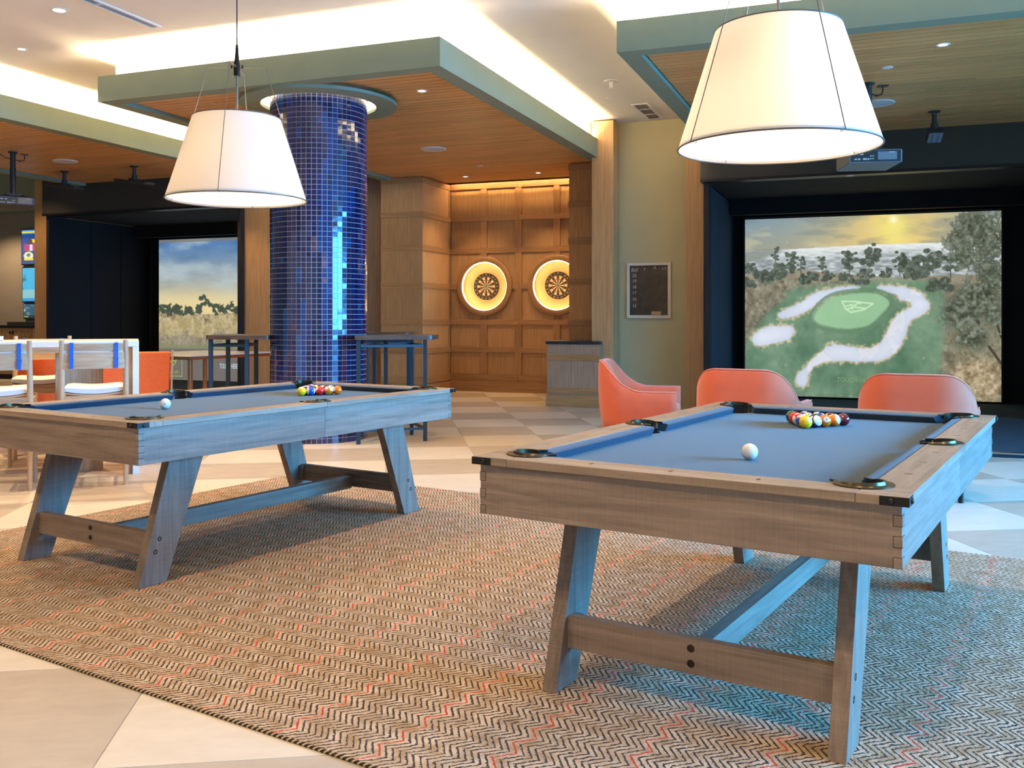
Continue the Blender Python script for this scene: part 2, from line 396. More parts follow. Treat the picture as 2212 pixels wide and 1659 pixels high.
for x, y, i, j in tiles:
    if (i, j) in vs: continue
    rest.box(-TP / 2 + .002, TP / 2 - .002, -TP / 2 + .002, TP / 2 - .002, -.009, 0, Matrix.Translation((x, y, FZ)) @ Mr, (i + j) % 2)
tag(rest.build('distant_tiles', [M_tileA, M_tileB], floor), kind='stuff')
# ---------------- outer shell
HC = 3.95
sbox('ceiling', -19, 7.2, -6.6, 15.2, HC, HC + .1, M_ceil, 'white plaster upper ceiling', 'ceiling')
sbox('wall_left', -19.1, -19, -6.6, 15.2, FZ, HC, M_sagewall)
sbox('wall_back', -19, 7.2, 15.1, 15.2, FZ, HC, M_taupe)
# glazed right wall and glazed entrance wall behind the photographer
def glazed(name, x0, x1, y0, y1, along, n, lab):
    w = struct(box(name, x0, x1, y0, y1, 3.3, HC, M_sagewall), lab, 'wall')
    L0, L1 = (y0, y1) if along == 'y' else (x0, x1)
    for k in range(n + 1):
        p = L0 + (L1 - L0) * k / n
        if along == 'y': box('mullion', x0, x1, p - .04, p + .04, FZ, 3.3, M_blackm, w)
        else: box('mullion', p - .04, p + .04, y0, y1, FZ, 3.3, M_blackm, w)
    if along == 'y': box('sill', x0, x1, y0, y1, FZ, .12, M_blackm, w)
    else: box('sill', x0, x1, y0, y1, FZ, .12, M_blackm, w)
    return w
glazed('wall_right', 7.0, 7.1, -6.6, 9.0, 'y', 8, 'tall glazed side wall of the hall')
glazed('wall_front', -19, 7.2, -6.6, -6.5, 'x', 14, 'tall glazed entrance wall of the hall')
sbox('wall_right', 7.0, 7.1, 9.0, 15.2, FZ, HC, M_sagewall)
# ---------------- dropped ceilings
def soffit(name, label, x0, x1, y0, y1, sides, boards_y1, ledgex=(.12, .12), seedn=0):
    rnd = random.Random(seedn)
    s = struct(box(name, x0 + .02, x1 - .02, y0 + .02, y1, 3.50, 3.64, M_gap), label, 'ceiling')
    t = .04
    if 'f' in sides: box('fascia', x0, x1, y0, y0 + t, 3.43, 3.69, M_sage, s)
    if 'r' in sides: box('fascia', x1 - t, x1, y0 + t, y1, 3.43, 3.69, M_sage, s)
    if 'l' in sides: box('fascia', x0, x0 + t, y0 + t, y1, 3.43, 3.69, M_sage, s)
    lw = .17
    if 'f' in sides: box('lip', x0 + t, x1 - t, y0 + t, y0 + lw, 3.43, 3.50, M_sage, s)
    if 'r' in sides: box('lip', x1 - lw, x1 - t, y0 + lw, y1, 3.43, 3.50, M_sage, s)
    if 'l' in sides: box('lip', x0 + t, x0 + lw, y0 + lw, y1, 3.43, 3.50, M_sage, s)
    box('bulkhead', x0 + ledgex[0], x1 - ledgex[1], y0 + .12, y1, 3.64, HC - .002, M_white, s)
    px0 = x0 + lw + (.012 if 'l' in sides else -lw); px1 = x1 - lw - .012
    y = y0 + lw + .006; pitch = .110
    cache = {}
    while y < boards_y1 - .02:
        cut = px0 + (px1 - px0) * rnd.choice((.22, .31, .44, .52, .63, .75))
        e = min(y + pitch - .015, boards_y1)
        for a, b in ((px0, cut - .0015), (cut, px1)):
            key = (round(b - a, 3), round(e - y, 3))
            if key not in cache: cache[key] = MB().box(0, b - a, 0, e - y, 3.472, 3.492).mesh('plank', M_plank)
            o = link('plank', cache[key], s); o.location = (a, y, 0)
        y += pitch
    return s
SM = soffit('ceiling_middle', 'dropped oak plank ceiling with green fascia above the dart alcove', -7.39, -3.53, 7.45, 14.44, 'frl', 14.30, seedn=1)
SR = soffit('ceiling_right', 'dropped oak plank ceiling with green fascia above the golf bay with the coastal green', -1.98, 3.6, 7.6, 12.14, 'fl', 12.14, (.12, 0), seedn=2)
SL = soffit('ceiling_left', 'dropped oak plank ceiling with green fascia above the golf bay with the grass dunes', -12.47, -8.96, 4.6, 12.14, 'frl', 12.14, seedn=3)
area('dart_wall_led', (-5.4, 14.37, 3.50), (0, 0, 0), 2.4, .03, 90, WARM)
# ---------------- timber dart alcove
RZ = [(2.828, 2.912), (2.294, 2.386), (1.697, 1.784), (1.104, 1.192), (.642, .733), (.167, .274)]
ROWS = [(3.42, 3.50)] + RZ
def rows_between():
    e = [3.37] + [v for a, b in RZ for v in (b, a)] 
    return [(e[i + 1], e[i]) for i in range(0, len(e) - 1, 2)]
def boolcut(o, cutters):
    for c in cutters:
        m = o.modifiers.new('cut', 'BOOLEAN'); m.operation = 'DIFFERENCE'; m.object = c; m.solver = 'EXACT'
    dg = bpy.context.evaluated_depsgraph_get()
    me = bpy.data.meshes.new_from_object(o.evaluated_get(dg)); o.modifiers.clear(); o.data = me
WD = struct(box('wall_dart', -6.72, -3.6, 14.66, 14.72, FZ, 3.6, M_oak), 'oak panelled wall with two round lit dart niches', 'wall')
NX = [(-6.035, 1.745), (-4.765, 1.748)]
cutters = []
for nx, nz in NX:
    c = MB().lathe([(0, -.2), (.412, -.2), (.412, .2), (0, .2)], 64).build('cutter', M_gap); c.rotation_euler = (R(90), 0, 0); c.location = (nx, 14.5, nz); cutters.append(c)
bpy.context.view_layer.update()
def near(x0, x1, z0, z1):
    return [c for c, (nx, nz) in zip(cutters, NX) if x0 < nx + .42 and x1 > nx - .42 and z0 < nz + .42 and z1 > nz - .42]
def wpiece(name, x0, x1, y0, y1, z0, z1, mat):
    o = box(name, x0, x1, y0, y1, z0, z1, mat, WD, 0)
    k = near(x0, x1, z0, z1)
    if k: boolcut(o, k)
    else:
        b = o.modifiers.new('bevel', 'BEVEL'); b.width = .003; b.segments = 1
ST = [(-6.107, -5.989), (-5.486, -5.372), (-4.819, -4.708)]
XS = [-6.66] + [v for s in ST for v in s] + [-4.13]
XC = [(XS[i], XS[i + 1]) for i in range(0, len(XS), 2)]
bpy.context.view_layer.update()
for z0, z1 in rows_between() + [(0.15, .167)]:
    for x0, x1 in XC:
        if z1 - z0 > .05: wpiece('panel', x0, x1, 14.484, 14.51, z0, z1, M_oak)
    for x0, x1 in ST:
        if z1 - z0 > .05: wpiece('stile', x0, x1, 14.462, 14.51, z0, z1, M_oakstile)
for z0, z1 in RZ + [(3.37, 3.47)]:
    for x0, x1 in ((-6.66, -5.43), (-5.429, -4.13)):
        wpiece('rail', x0, x1, 14.462, 14.51, z0, z1, M_oakrail)
box('skirting', -6.66, -4.13, 14.452, 14.51, FZ, .166, M_oakrail, WD)
for nx, nz in NX:
    M = Matrix.Translation((nx, 14.46, nz)) @ Matrix.Rotation(R(90), 4, 'X')
    o = MB().lathe([(.405, 0), (.495, 0), (.495, .018), (.487, .024), (.415, .024), (.405, .018)], 72, closed=True).build('niche_ring', M_oakstile, WD, smooth=True); o.matrix_local = M
    o = MB().lathe([(.411, .0), (.411, -.17)], 72).build('niche_reveal', M_niche, WD, smooth=True); o.matrix_local = M
    o = MB().disc((0, 0), .425, -.19, -.155, 72).build('niche_back', M_niche, WD); o.matrix_local = M
    o = MB().lathe([(.398 + .007 * math.cos(k * PI / 4), -.012 + .007 * math.sin(k * PI / 4)) for k in range(8)], 72, closed=True).build('led_ring', emis('niche_led' + str(nx), (1.0, .78, .42), 16), WD, smooth=True); o.matrix_local = M
for c in cutters: bpy.data.objects.remove(c)
def cladding(name, label, x0, x1, y0, y1, faces, xtra=None):
    """oak block with applied boards and bands; faces: f front, l left, r right"""
    w = struct(box(name, x0 + .02, x1 - .02, y0 + .02, y1, FZ, 3.468, M_oak), label, 'wall')
    for z0, z1 in rows_between():
        if 'f' in faces: box('panel', x0, x1, y0, y0 + .02, z0, z1, M_oak, w)
        if 'r' in faces: box('panel', x1 - .02, x1, y0 + .02, y1, z0, z1, M_oak, w)
        if 'l' in faces: box('panel', x0, x0 + .02, y0 + .02, y1, z0, z1, M_oak, w)
    p = .012
    for z0, z1 in RZ + [(3.37, 3.46), (FZ, .15)]:
        if 'f' in faces: box('rail', x0 - (p if 'l' in faces else 0), x1 + (p if 'r' in faces else 0), y0 - p, y0 + .02, z0, z1, M_oakrail, w, .002)
        if 'r' in faces: box('rail', x1 - .02, x1 + p, y0 + .021, y1, z0, z1, M_oakraily, w, .002)
        if 'l' in faces: box('rail', x0 - p, x0 + .02, y0 + .021, y1, z0, z1, M_oakraily, w, .002)
    box('skirting_fill', x0, x1, y0, y0 + .02, .151, .166, M_oak, w)
    if 'r' in faces: box('stile', x1 - .02, x1 + .010, y1 - .05, y1 - .001, .28, 3.36, M_oakstile, w)
    return w
cladding('wall_alcove_left', 'oak panelled return beside the dart wall, behind the bar tables', -7.41, -6.665, 13.42, 14.46, 'fr')
cladding('wall_alcove_right', 'oak panelled return beside the dart wall, above the stone-topped cabinet', -4.125, -3.46, 13.1, 14.46, 'fl')
sbox('wall_grey', -9.2, -7.42, 13.5, 13.6, FZ, 3.95, M_greywood, 'shade-darkened greyish timber wall behind the tiled column', 'wall')
# low cabinet with a granite top
cb = thing('low_cabinet', 'low oak cabinet with black granite top beside the oak pilaster', 'cabinet', (-3.835, 12.74, FZ))
box('body', -.385, .37, -.35, .34, .16, .868, M_counter, cb)
box('granite_top', -.405, .375, -.372, .345, .868, .912, M_stone, cb, .004)
box('rail', -.392, .37, -.362, -.349, .64, .73, M_oakrail, cb, .002)
box('rail', -.392, .37, -.362, -.349, .185, .265, M_oakrail, cb, .002)
box('plinth', -.40, .372, -.366, .34, 0, .16, M_oakrail, cb, .002)
box('rail', -.397, -.384, -.348, .34, .64, .73, M_oakraily, cb, .002)
box('rail', -.397, -.384, -.348, .34, .185, .265, M_oakraily, cb, .002)
# ---------------- pilasters and the chalkboard wall
sbox('trim_1', -3.61, -3.302, 12.5, 12.9, FZ, 3.93, M_pil, 'tall smooth oak pilaster beside the sage wall', 'pilaster', .004)
sbox('wall_sage', -3.32, -2.2, 12.83, 12.93, FZ, HC, M_sagewall, 'sage painted wall holding the chalkboard', 'wall')
sbox('trim_2', -2.30, -2.065, 12.45, 12.9, FZ, 3.60, M_pil, 'oak pilaster between the sage wall and the golf bay', 'pilaster', .004)
sbox('trim_3', -9.30, -8.73, 12.30, 12.9, FZ, 3.60, M_pil, 'broad oak pilaster between the dunes screen and the tiled column', 'pilaster', .004)
sbox('trim_4', -13.62, -13.30, 12.30, 12.7, FZ, 3.60, M_pil, 'narrow oak pilaster beside the stacked televisions', 'pilaster', .004)
sbox('wall_over_left', -9.0, -7.3, 12.5, 12.6, 3.45, HC, M_white)
# ---------------- golf bays
def bay(n, x0, x1, name):
    b = struct(box('wall_bay_' + name, x0 - .1, x1 + .1, 14.62, 14.72, FZ, HC, M_black), 'black back wall of the golf bay on the %s' % name, 'wall')
    box('header', x0 - .08, x1 + .1, 12.15, 12.33, 3.0, 3.66, M_header, b)
    box('header_lip', x0 - .08, x1 + .1, 12.14, 12.33, 2.965, 2.999, M_blackm, b)
    box('jamb', x0 - .04, x0 + .02, 12.20, 12.42, FZ, 2.964, M_black, b)
    box('jamb', x1 - .02, x1 + .04, 12.20, 12.42, FZ, 2.964, M_black, b)
    box('bay_ceiling', x0, x1, 12.33, 14.6, 2.97, 3.05, M_black, b)
    box('valance', x0 + .02, x1 - .02, 14.2, 14.35, 2.745, 2.97, M_black, b)
    for sx in (0, 1):
        xa, xb = (x0 - .06, x0) if sx == 0 else (x1, x1 + .06)
        for k in range(3):
            box('padded_panel', xa, xb, 12.43 + k * .725, 12.43 + k * .725 + .715, FZ, 2.96, M_navy if n == 1 else M_black, b, .012)
    return b
bay(1, -1.98, 1.98, 'right')
bay(2, -13.2, -9.26, 'left')
pf = struct(box('floor_bay_right', -1.9, 4.2, 9.36, 14.62, FZ, .03, M_turf), 'raised dark blue turf floor of the golf bay', 'floor')
box('edge_strip', -1.9, 4.2, 9.29, 9.36, .018, .033, M_steel, pf)
box('riser', -1.9, 4.2, 9.30, 9.36, FZ, .018, M_navy, pf)
struct(box('floor_bay_left', -13.0, -9.25, 11.6, 14.62, FZ, .03, M_turf), 'dark turf floor of the far golf bay', 'floor')
# far left wall with bulkhead, counter and televisions
sbox('wall_far_left', -19, -13.2, 14.62, 14.72, FZ, HC, M_taupe, 'taupe wall behind the stacked televisions', 'wall')
sbox('ceiling_far_left', -19, -13.1, 12.75, 14.62, 3.40, HC - .002, M_sage, 'sage bulkhead above the stacked televisions', 'ceiling')
# ================================================================== COLUMN
CX, CY, CR = -5.31, 8.31, .487
clm = thing('tiled_column', 'round column clad in glossy dark blue mosaic tiles', 'column', (CX, CY, FZ))
MB().lathe([(0, 0), (CR - .001, 0), (CR - .001, 3.475), (0, 3.475)], 90).build('core', M_grout, clm, smooth=True)
NT = 60; TH = .0508; NR = 68
rnd = random.Random(11)
cmat = M_col + [M_colpale, M_colteal]
tw = 2 * PI * CR / NT
def tilebox(): return MB().box(-.004, .003, -tw / 2 + .0024, tw / 2 - .0024, -TH / 2 + .0024, TH / 2 - .0024)
tmesh = [tilebox().mesh('tile', m) for m in cmat]
# colour runs down the column like the photograph's irregular streaks of shade
colbase = [rnd.choice((0, 0, 1, 1, 2, 3, 3, 5)) for k in range(NT)]
camang = math.atan2(-CY, -CX)
tl = []
for k in range(NT):
    a = 2 * PI * (k + .5) / NT
    da = (a - camang + PI) % (2 * PI) - PI
    run = colbase[k]
    for r_ in range(NR):
        if rnd.random() < .13: run = rnd.choice((0, 0, 1, 1, 1, 2, 3, 4, 5))
        ci = run
        if rnd.random() < .0: ci = 7
        tl.append((k, r_, a, da, (r_ + .5) * TH, ci, rnd.gauss(0, .012), rnd.gauss(0, .012)))
def facing(t): return abs(t[3]) / .55 + abs(t[4] - 1.75) / .85
tl.sort(key=facing)
big = MB()
for q, (k, r_, a, da, z, ci, t1, t2) in enumerate(tl):
    M = Matrix.Translation((CR * math.cos(a), CR * math.sin(a), z)) @ Matrix.Rotation(a + t1, 4, 'Z') @ Matrix.Rotation(t2, 4, 'Y')
    if q < 280:
        o = link('tile', tmesh[ci], clm); o.matrix_local = M
    else: big.box(-.004, .003, -tw / 2 + .0024, tw / 2 - .0024, -TH / 2 + .0024, TH / 2 - .0024, M, ci)
tag(big.build('mosaic_tiles', cmat, clm), kind='stuff')
cr = thing('column_collar', 'dark green lit ring hung around the head of the tiled column', 'ceiling ring', (CX, CY, 3.40))
MB().lathe([(.585, 0), (.80, 0), (.80, .03), (.585, .03)], 96, closed=True).build('ring_plate', M_sage, cr, smooth=True)
MB().lathe([(.585, .03), (.60, .030), (.60, .066), (.585, .066)], 96, closed=True).build('liner', M_white, cr, smooth=True)
MB().lathe([(.50, .062), (.585, .062), (.585, .067), (.50, .067)], 96, closed=True).build('reveal', emis('column_led', (1.0, .86, .62), 5.5), cr, smooth=True)
# ================================================================== RUG
TA = R(90 - 11.17); o1 = Vector((-2.94, 3.185, 0)); o2 = Vector((.087, 2.562, 0))
rug = thing('area_rug', 'flat woven herringbone rug in tan, black and red threads', 'rug', (o1.x, o1.y, FZ), TA)
RA0, RA1, RB0, RB1 = -.575, 2.86, -4.7, 1.86
o = box('pile', RA0, RA1, RB0, RB1, -.0, .0118, M_rug, rug)
for path in ([(RA0, RB0), (RA0, RB1)], [(RA0, RB1), (RA1, RB1)], [(RA1, RB1), (RA1, RB0)], [(RA1, RB0), (RA0, RB0)]):
    (ax, ay), (bx_, by_) = path
    MB().tube([(ax, ay, .0052), (bx_, by_, .0052)], .0062, 8).build('bound_edge', M_cord, rug, smooth=True)
# ================================================================== POOL TABLES
L_, W_ = 2.337, 1.33
RT, RB_, AP0 = .775, .7495, .587
def arc(cx, cy, r, a0, a1, n=14):
    return [(cx + r * math.cos(R(a0 + (a1 - a0) * k / n)), cy + r * math.sin(R(a0 + (a1 - a0) * k / n))) for k in range(n + 1)]
def pool_table(label, origin):
    c = origin + Matrix.Rotation(TA, 3, 'Z') @ Vector((L_ / 2, W_ / 2, 0))
    t = thing('pool_table', label, 'pool table', (c.x, c.y, 0), TA, 'grey oak pool tables on the herringbone rug')
    hx, hy = L_ / 2, W_ / 2
    F = [(1, 1), (-1, 1), (1, -1), (-1, -1)]
    def poly(pts, fx, fy, off=True):
        q = [((p[0] - hx) * fx, (p[1] - hy) * fy) for p in pts]
        return q if fx * fy > 0 else q[::-1]
    pcx, pr, rw = .145, .062, .12
    yc = pcx - math.sqrt(pr ** 2 - .015 ** 2)
    ang1 = math.degrees(math.atan2(yc - pcx, .13 - pcx))
    ang2 = 90 - ang1 - 360 if False else math.degrees(math.atan2(.13 - pcx, yc - pcx))
    sx = math.sqrt(.06 ** 2 - (rw - .095) ** 2)
    cxr = pcx + math.sqrt(pr ** 2 - (rw - pcx) ** 2)
    for fx, fy in F:
        # corner block with the pocket bite
        cpts = [(0, 0), (.1295, 0), (.1295, yc)] + arc(pcx, pcx, pr, ang1 % 360, ang2 % 360, 10)[1:-1] + [(yc, .1295), (0, .1295)]
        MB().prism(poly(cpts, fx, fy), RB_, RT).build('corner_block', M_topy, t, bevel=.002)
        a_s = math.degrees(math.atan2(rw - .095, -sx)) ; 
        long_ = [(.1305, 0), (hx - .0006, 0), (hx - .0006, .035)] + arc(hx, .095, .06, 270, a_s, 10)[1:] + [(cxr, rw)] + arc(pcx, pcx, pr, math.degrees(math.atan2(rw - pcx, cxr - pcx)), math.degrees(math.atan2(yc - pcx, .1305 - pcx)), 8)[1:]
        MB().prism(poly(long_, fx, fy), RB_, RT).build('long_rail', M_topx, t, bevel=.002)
    for fx in (1, -1):
        s_ = [(0, .1305), (yc, .1305)] + arc(pcx, pcx, pr, math.degrees(math.atan2(.1305 - pcx, yc - pcx)) % 360, math.degrees(math.atan2(cxr - pcx, rw - pcx)) % 360, 8)[1:]
        full = s_ + [(p[0], W_ - p[1]) for p in s_[::-1]]
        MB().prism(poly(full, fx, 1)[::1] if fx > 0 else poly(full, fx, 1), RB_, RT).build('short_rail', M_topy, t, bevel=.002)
    # bed cloth with pocket bites
    q = [(.215, .115)] + [(hx - .058, .115)] + arc(hx, .095, .062, 160, 20, 8) + [(hx + .058, .115)]
    half = [(cxr + .012, .118), (hx - .055, .118)] + arc(hx, .095, .060, 157, 23, 8)[1:-1] + [(hx + .055, .118), (L_ - cxr - .012, .118)] + [(L_ - p[0], p[1]) for p in arc(pcx, pcx, .066, -22, 112, 8)][1:-1]
    allp = half + [(L_ - .118, cxr + .012), (L_ - .118, W_ - cxr - .012)] + [(L_ - p[0], W_ - p[1]) for p in arc(pcx, pcx, .066, 112, -22, 8)][1:-1] + [(L_ - p[0], W_ - p[1]) for p in half[:12]]
    h2 = [(L_ - cxr - .012, W_ - .118), (hx + .055, W_ - .118)] + [(hx + (hx - p[0]) * 1, W_ - p[1]) for p in arc(hx, .095, .060, 157, 23, 8)[1:-1]] + [(hx - .055, W_ - .118), (cxr + .012, W_ - .118)]
    allp = half + [(L_ - .118, cxr + .012), (L_ - .118, W_ - cxr - .012)] + [(L_ - p[0], W_ - p[1]) for p in arc(pcx, pcx, .066, 112, -22, 8)][1:-1] + h2 + [(p[0], W_ - p[1]) for p in arc(pcx, pcx, .066, -22, 112, 8)][1:-1] + [(.118, W_ - cxr - .012), (.118, cxr + .012)] + arc(pcx, pcx, .066, 112, -22, 8)[1:-1]
    MB().prism(poly(allp, 1, 1), .715, .739).build('bed_cloth', M_cloth, t)
    # cushions: section (distance from rail, z)
    sec = [(rw + .001, RT - .002), (rw + .012, RT - .001), (.158, RT - .004), (.165, RT - .009), (.152, .7392), (rw + .001, .7392)]
    def cushion(xa, xb, ja, jb, M):
        mb = MB(); s1 = []; s2 = []
        for d, z in sec:
            e = (d - rw)
            s1.append(M @ Vector((xa + e * ja, d, z))); s2.append(M @ Vector((xb - e * jb, d, z)))
        mb.loft([s1, s2]); return mb.build('cushion', M_cushion, t, smooth=True)
    T0 = Matrix.Translation((-hx, -hy, 0)); T180 = Matrix.Rotation(PI, 4, 'Z')
    for Q in (Matrix.Identity(4), T180):
        cushion(cxr + .004, hx - .060, .9, .25, Q @ T0); cushion(hx + .060, L_ - cxr - .004, .25, .9, Q @ T0)
        Ms = Q @ Matrix.Translation((-hx, hy, 0)) @ Matrix.Rotation(R(-90), 4, 'Z')
        cushion(cxr + .004, W_ - cxr - .004, .9, .9, Ms)
    # pockets: leather cup and bronze iron
    pk = [(pcx, pcx, 45), (L_ - pcx, pcx, 135), (L_ - pcx, W_ - pcx, 225), (pcx, W_ - pcx, 315), (hx, .095, 90), (hx, W_ - .095, 270)]
    for x, y, di in pk:
        half_open = 62 if abs(x - hx) > .1 else 78
        M = Matrix.Translation((x - hx, y - hy, 0))
        p = MB().lathe([(.0605, .772), (.0605, .66), (.045, .635), (0, .63), (0, .645), (.04, .65), (.054, .67), (.057, .772)], 24, closed=True)
        # only keep the rear wall high, so that balls can enter
        cut = MB(); 
        for i_, f_ in enumerate(p.f):
            ctr = Vector((0, 0, 0))
            for k in f_: ctr += Vector(p.v[k])
            ctr /= len(f_)
            an = (math.degrees(math.atan2(ctr.y, ctr.x)) - di + 180) % 360 - 180
            cut.f.append(f_); cut.m.append(0)
        cut.v = [((v[0], v[1], min(v[2], .737)) if abs((math.degrees(math.atan2(v[1], v[0])) - di + 180) % 360 - 180) < half_open else v) for v in p.v]
        o = cut.build('pocket_cup', M_pocket, t, smooth=True); o.matrix_local = M
        secs = []
        n = 30; a0 = di + half_open - 6; a1 = di + 360 - half_open + 6
        for k in range(n + 1):
            s_ = k / n; a = R(a0 + (a1 - a0) * s_); w = math.sin(PI * min(max(s_, .0), 1)) ** .5
            ri, ro = .058, .058 + .008 + .024 * w; zh = RT + .004 + .009 * w
            pr_ = [(ri, RT - .012), (ro, RT + .0005), (ro, RT + .004), (ri + .010, RT + .0045), (ri + .007, zh), (ri, zh - .001)]
            secs.append([(r_ * math.cos(a), r_ * math.sin(a), z) for r_, z in pr_])
        iron = MB().loft(secs).build('pocket_iron', M_bronze, t, smooth=True); iron.matrix_local = M
        for e in (a0 + 2, a1 - 2):
            a = R(e); u = Vector((math.cos(a), math.sin(a), 0)); d2 = Vector((math.cos(R(di)), math.sin(R(di)), 0))
            b = u * .063; MB().tube([(b.x, b.y, RT + .003), (b.x + d2.x * .03, b.y + d2.y * .03, RT + .002)], .004, 6).build('tip', M_blackm, iron)
    # aprons (two boards per long side, one per short side)
    I = .0184; th = .028
    for fy in (1, -1):
        for x0, x1 in ((-hx + I, -.0006), (.0006, hx - I)):
            y0, y1 = (hy - I - th, hy - I) if fy > 0 else (-hy + I, -hy + I + th)
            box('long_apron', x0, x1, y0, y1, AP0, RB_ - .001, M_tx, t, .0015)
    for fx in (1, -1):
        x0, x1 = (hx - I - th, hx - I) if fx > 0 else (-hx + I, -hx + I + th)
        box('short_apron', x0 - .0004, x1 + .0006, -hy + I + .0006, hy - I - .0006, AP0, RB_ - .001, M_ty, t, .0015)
        for fy in (1, -1):
            for k in range(3):
                z0 = AP0 + .001 + k * .054; z1 = z0 + .027
                y0, y1 = (hy - I - .0205, hy - I + .0015) if fy > 0 else (-hy + I - .0015, -hy + I + .0205)
                g = .0015
                jx = (x0 - g, x1 + .0008) if fx > 0 else (x0 - .0008, x1 + g)
                jy = (y0 - g, y1 - .0007) if fy > 0 else (y0 + .0007, y1 + g)
                box('joint_line', jx[0], jx[1], jy[0], jy[1], max(z0 - g, AP0 + .0003), z1 + g, M_gap, t)
                box('finger_joint', x0 - .0018, x1 + .0018, y0, y1, z0, z1, M_ty, t, .001)
    # corner brackets with bolts
    for fx, fy in F:
        def bb(nm, xa, xb, ya, yb, z0, z1, mat, bev=0):
            xs = sorted((xa * fx, xb * fx)); ys = sorted((ya * fy, yb * fy)); return box(nm, xs[0], xs[1], ys[0], ys[1], z0, z1, mat, t, bev)
        br = bb('corner_bracket', hx - .002, hx + .0022, hy - .070, hy + .0022, RB_ + .0005, RT - .0015, M_blackm)
        bb('corner_bracket', hx - .058, hx - .0021, hy - .002, hy + .0022, RB_ + .0005, RT - .0015, M_blackm)
        for px, py, dx, dy in ((hx + .002, hy - .042, 1, 0), (hx - .030, hy + .002, 0, 1)):
            M = Matrix.Translation((px * fx, py * fy, (RB_ + RT) / 2)) @ (Matrix.Rotation(R(90) * fx, 4, 'Y') if dx else Matrix.Rotation(-R(90) * fy, 4, 'X'))
            o = MB().lathe([(0, 0), (.009, 0), (.009, .001), (.0065, .005), (.003, .0065), (0, .0065)], 16).build('bracket_bolt', M_bolt, t, smooth=True); o.matrix_local = M
    # sight inlays on the rails
    sg = MB().box(-.011, .011, -.0035, .0035, RT - .001, RT + .0004).mesh('sight', M_bolt)
    sg2 = MB().box(-.0035, .0035, -.011, .011, RT - .001, RT + .0004).mesh('sight', M_bolt)
    for fy in (1, -1):
        for k in (-3, -2, -1, 1, 2, 3):
            o = link('sight', sg2, t); o.location = (k * .262, fy * (hy - .062), 0)
    for fx in (1, -1):
        for k in (-1, 0, 1):
            o = link('sight', sg, t); o.location = (fx * (hx - .062), k * .262, 0)
    # legs: leaning boards
    lb = .1815; lt = .051
    for fx, fy in F:
        y0, y1 = sorted((fy * (hy - lb), fy * (hy - lb - lt)))
        pts = [(hx - .138, 0), (hx - .288, 0), (hx - .515, .60), (hx - .315, .60)]
        s1 = [(fx * p[0], y0, p[1]) for p in pts]; s2 = [(fx * p[0], y1, p[1]) for p in pts]
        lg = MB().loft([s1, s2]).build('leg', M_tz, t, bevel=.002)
        for bz, bx in ((.206, .250), (.149, .228)):
            M = Matrix.Translation((fx * (hx - bx), fy * (hy - lb), bz)) @ Matrix.Rotation(-R(90) * fy, 4, 'X')
            o = MB().lathe([(0, -.002), (.011, -.002), (.011, .0008), (.006, .0008), (.006, -.001), (0, -.001)], 16).build('leg_bolt', M_bolt, lg, smooth=True); o.matrix_local = M
    for fx in (1, -1):
        xs = sorted((fx * (hx - .222), fx * (hx - .262)))
        sh = box('cross_rail', xs[0], xs[1], -hy + lb + lt - .002, hy - lb - lt + .002, .125, .233, M_ty, t, .002)
        for bz in (.205, .158):
            M = Matrix.Translation((fx * (hx - .222), 0, bz)) @ Matrix.Rotation(R(90) * fx, 4, 'Y')
            o = MB().lathe([(0, -.001), (.012, -.001), (.012, .002), (.007, .002), (.007, .0005), (0, .0005)], 16).build('rail_bolt', M_bolt, sh, smooth=True); o.matrix_local = M
        xp = sorted((fx * (hx - .262), fx * (hx - .282)))
        for fy in (1, -1):
            ys = sorted((fy * (hy - lb - lt), fy * (hy - lb - lt - .03)))
            box('cleat', xp[0], xp[1], ys[0], ys[1], .13, .228, M_tz, t)
    box('long_stretcher', -hx + .262, hx - .262, -.024, .024, .115, .2, M_tx, t, .002)
    box('under_frame', -hx + .2, hx - .2, -hy + .2, hy - .2, .60, .70, M_ty, t)
    return t
T1 = pool_table('grey oak pool table beside the blue tiled column', o1)
T2 = pool_table('grey oak pool table in front of the coral tub chairs', o2)
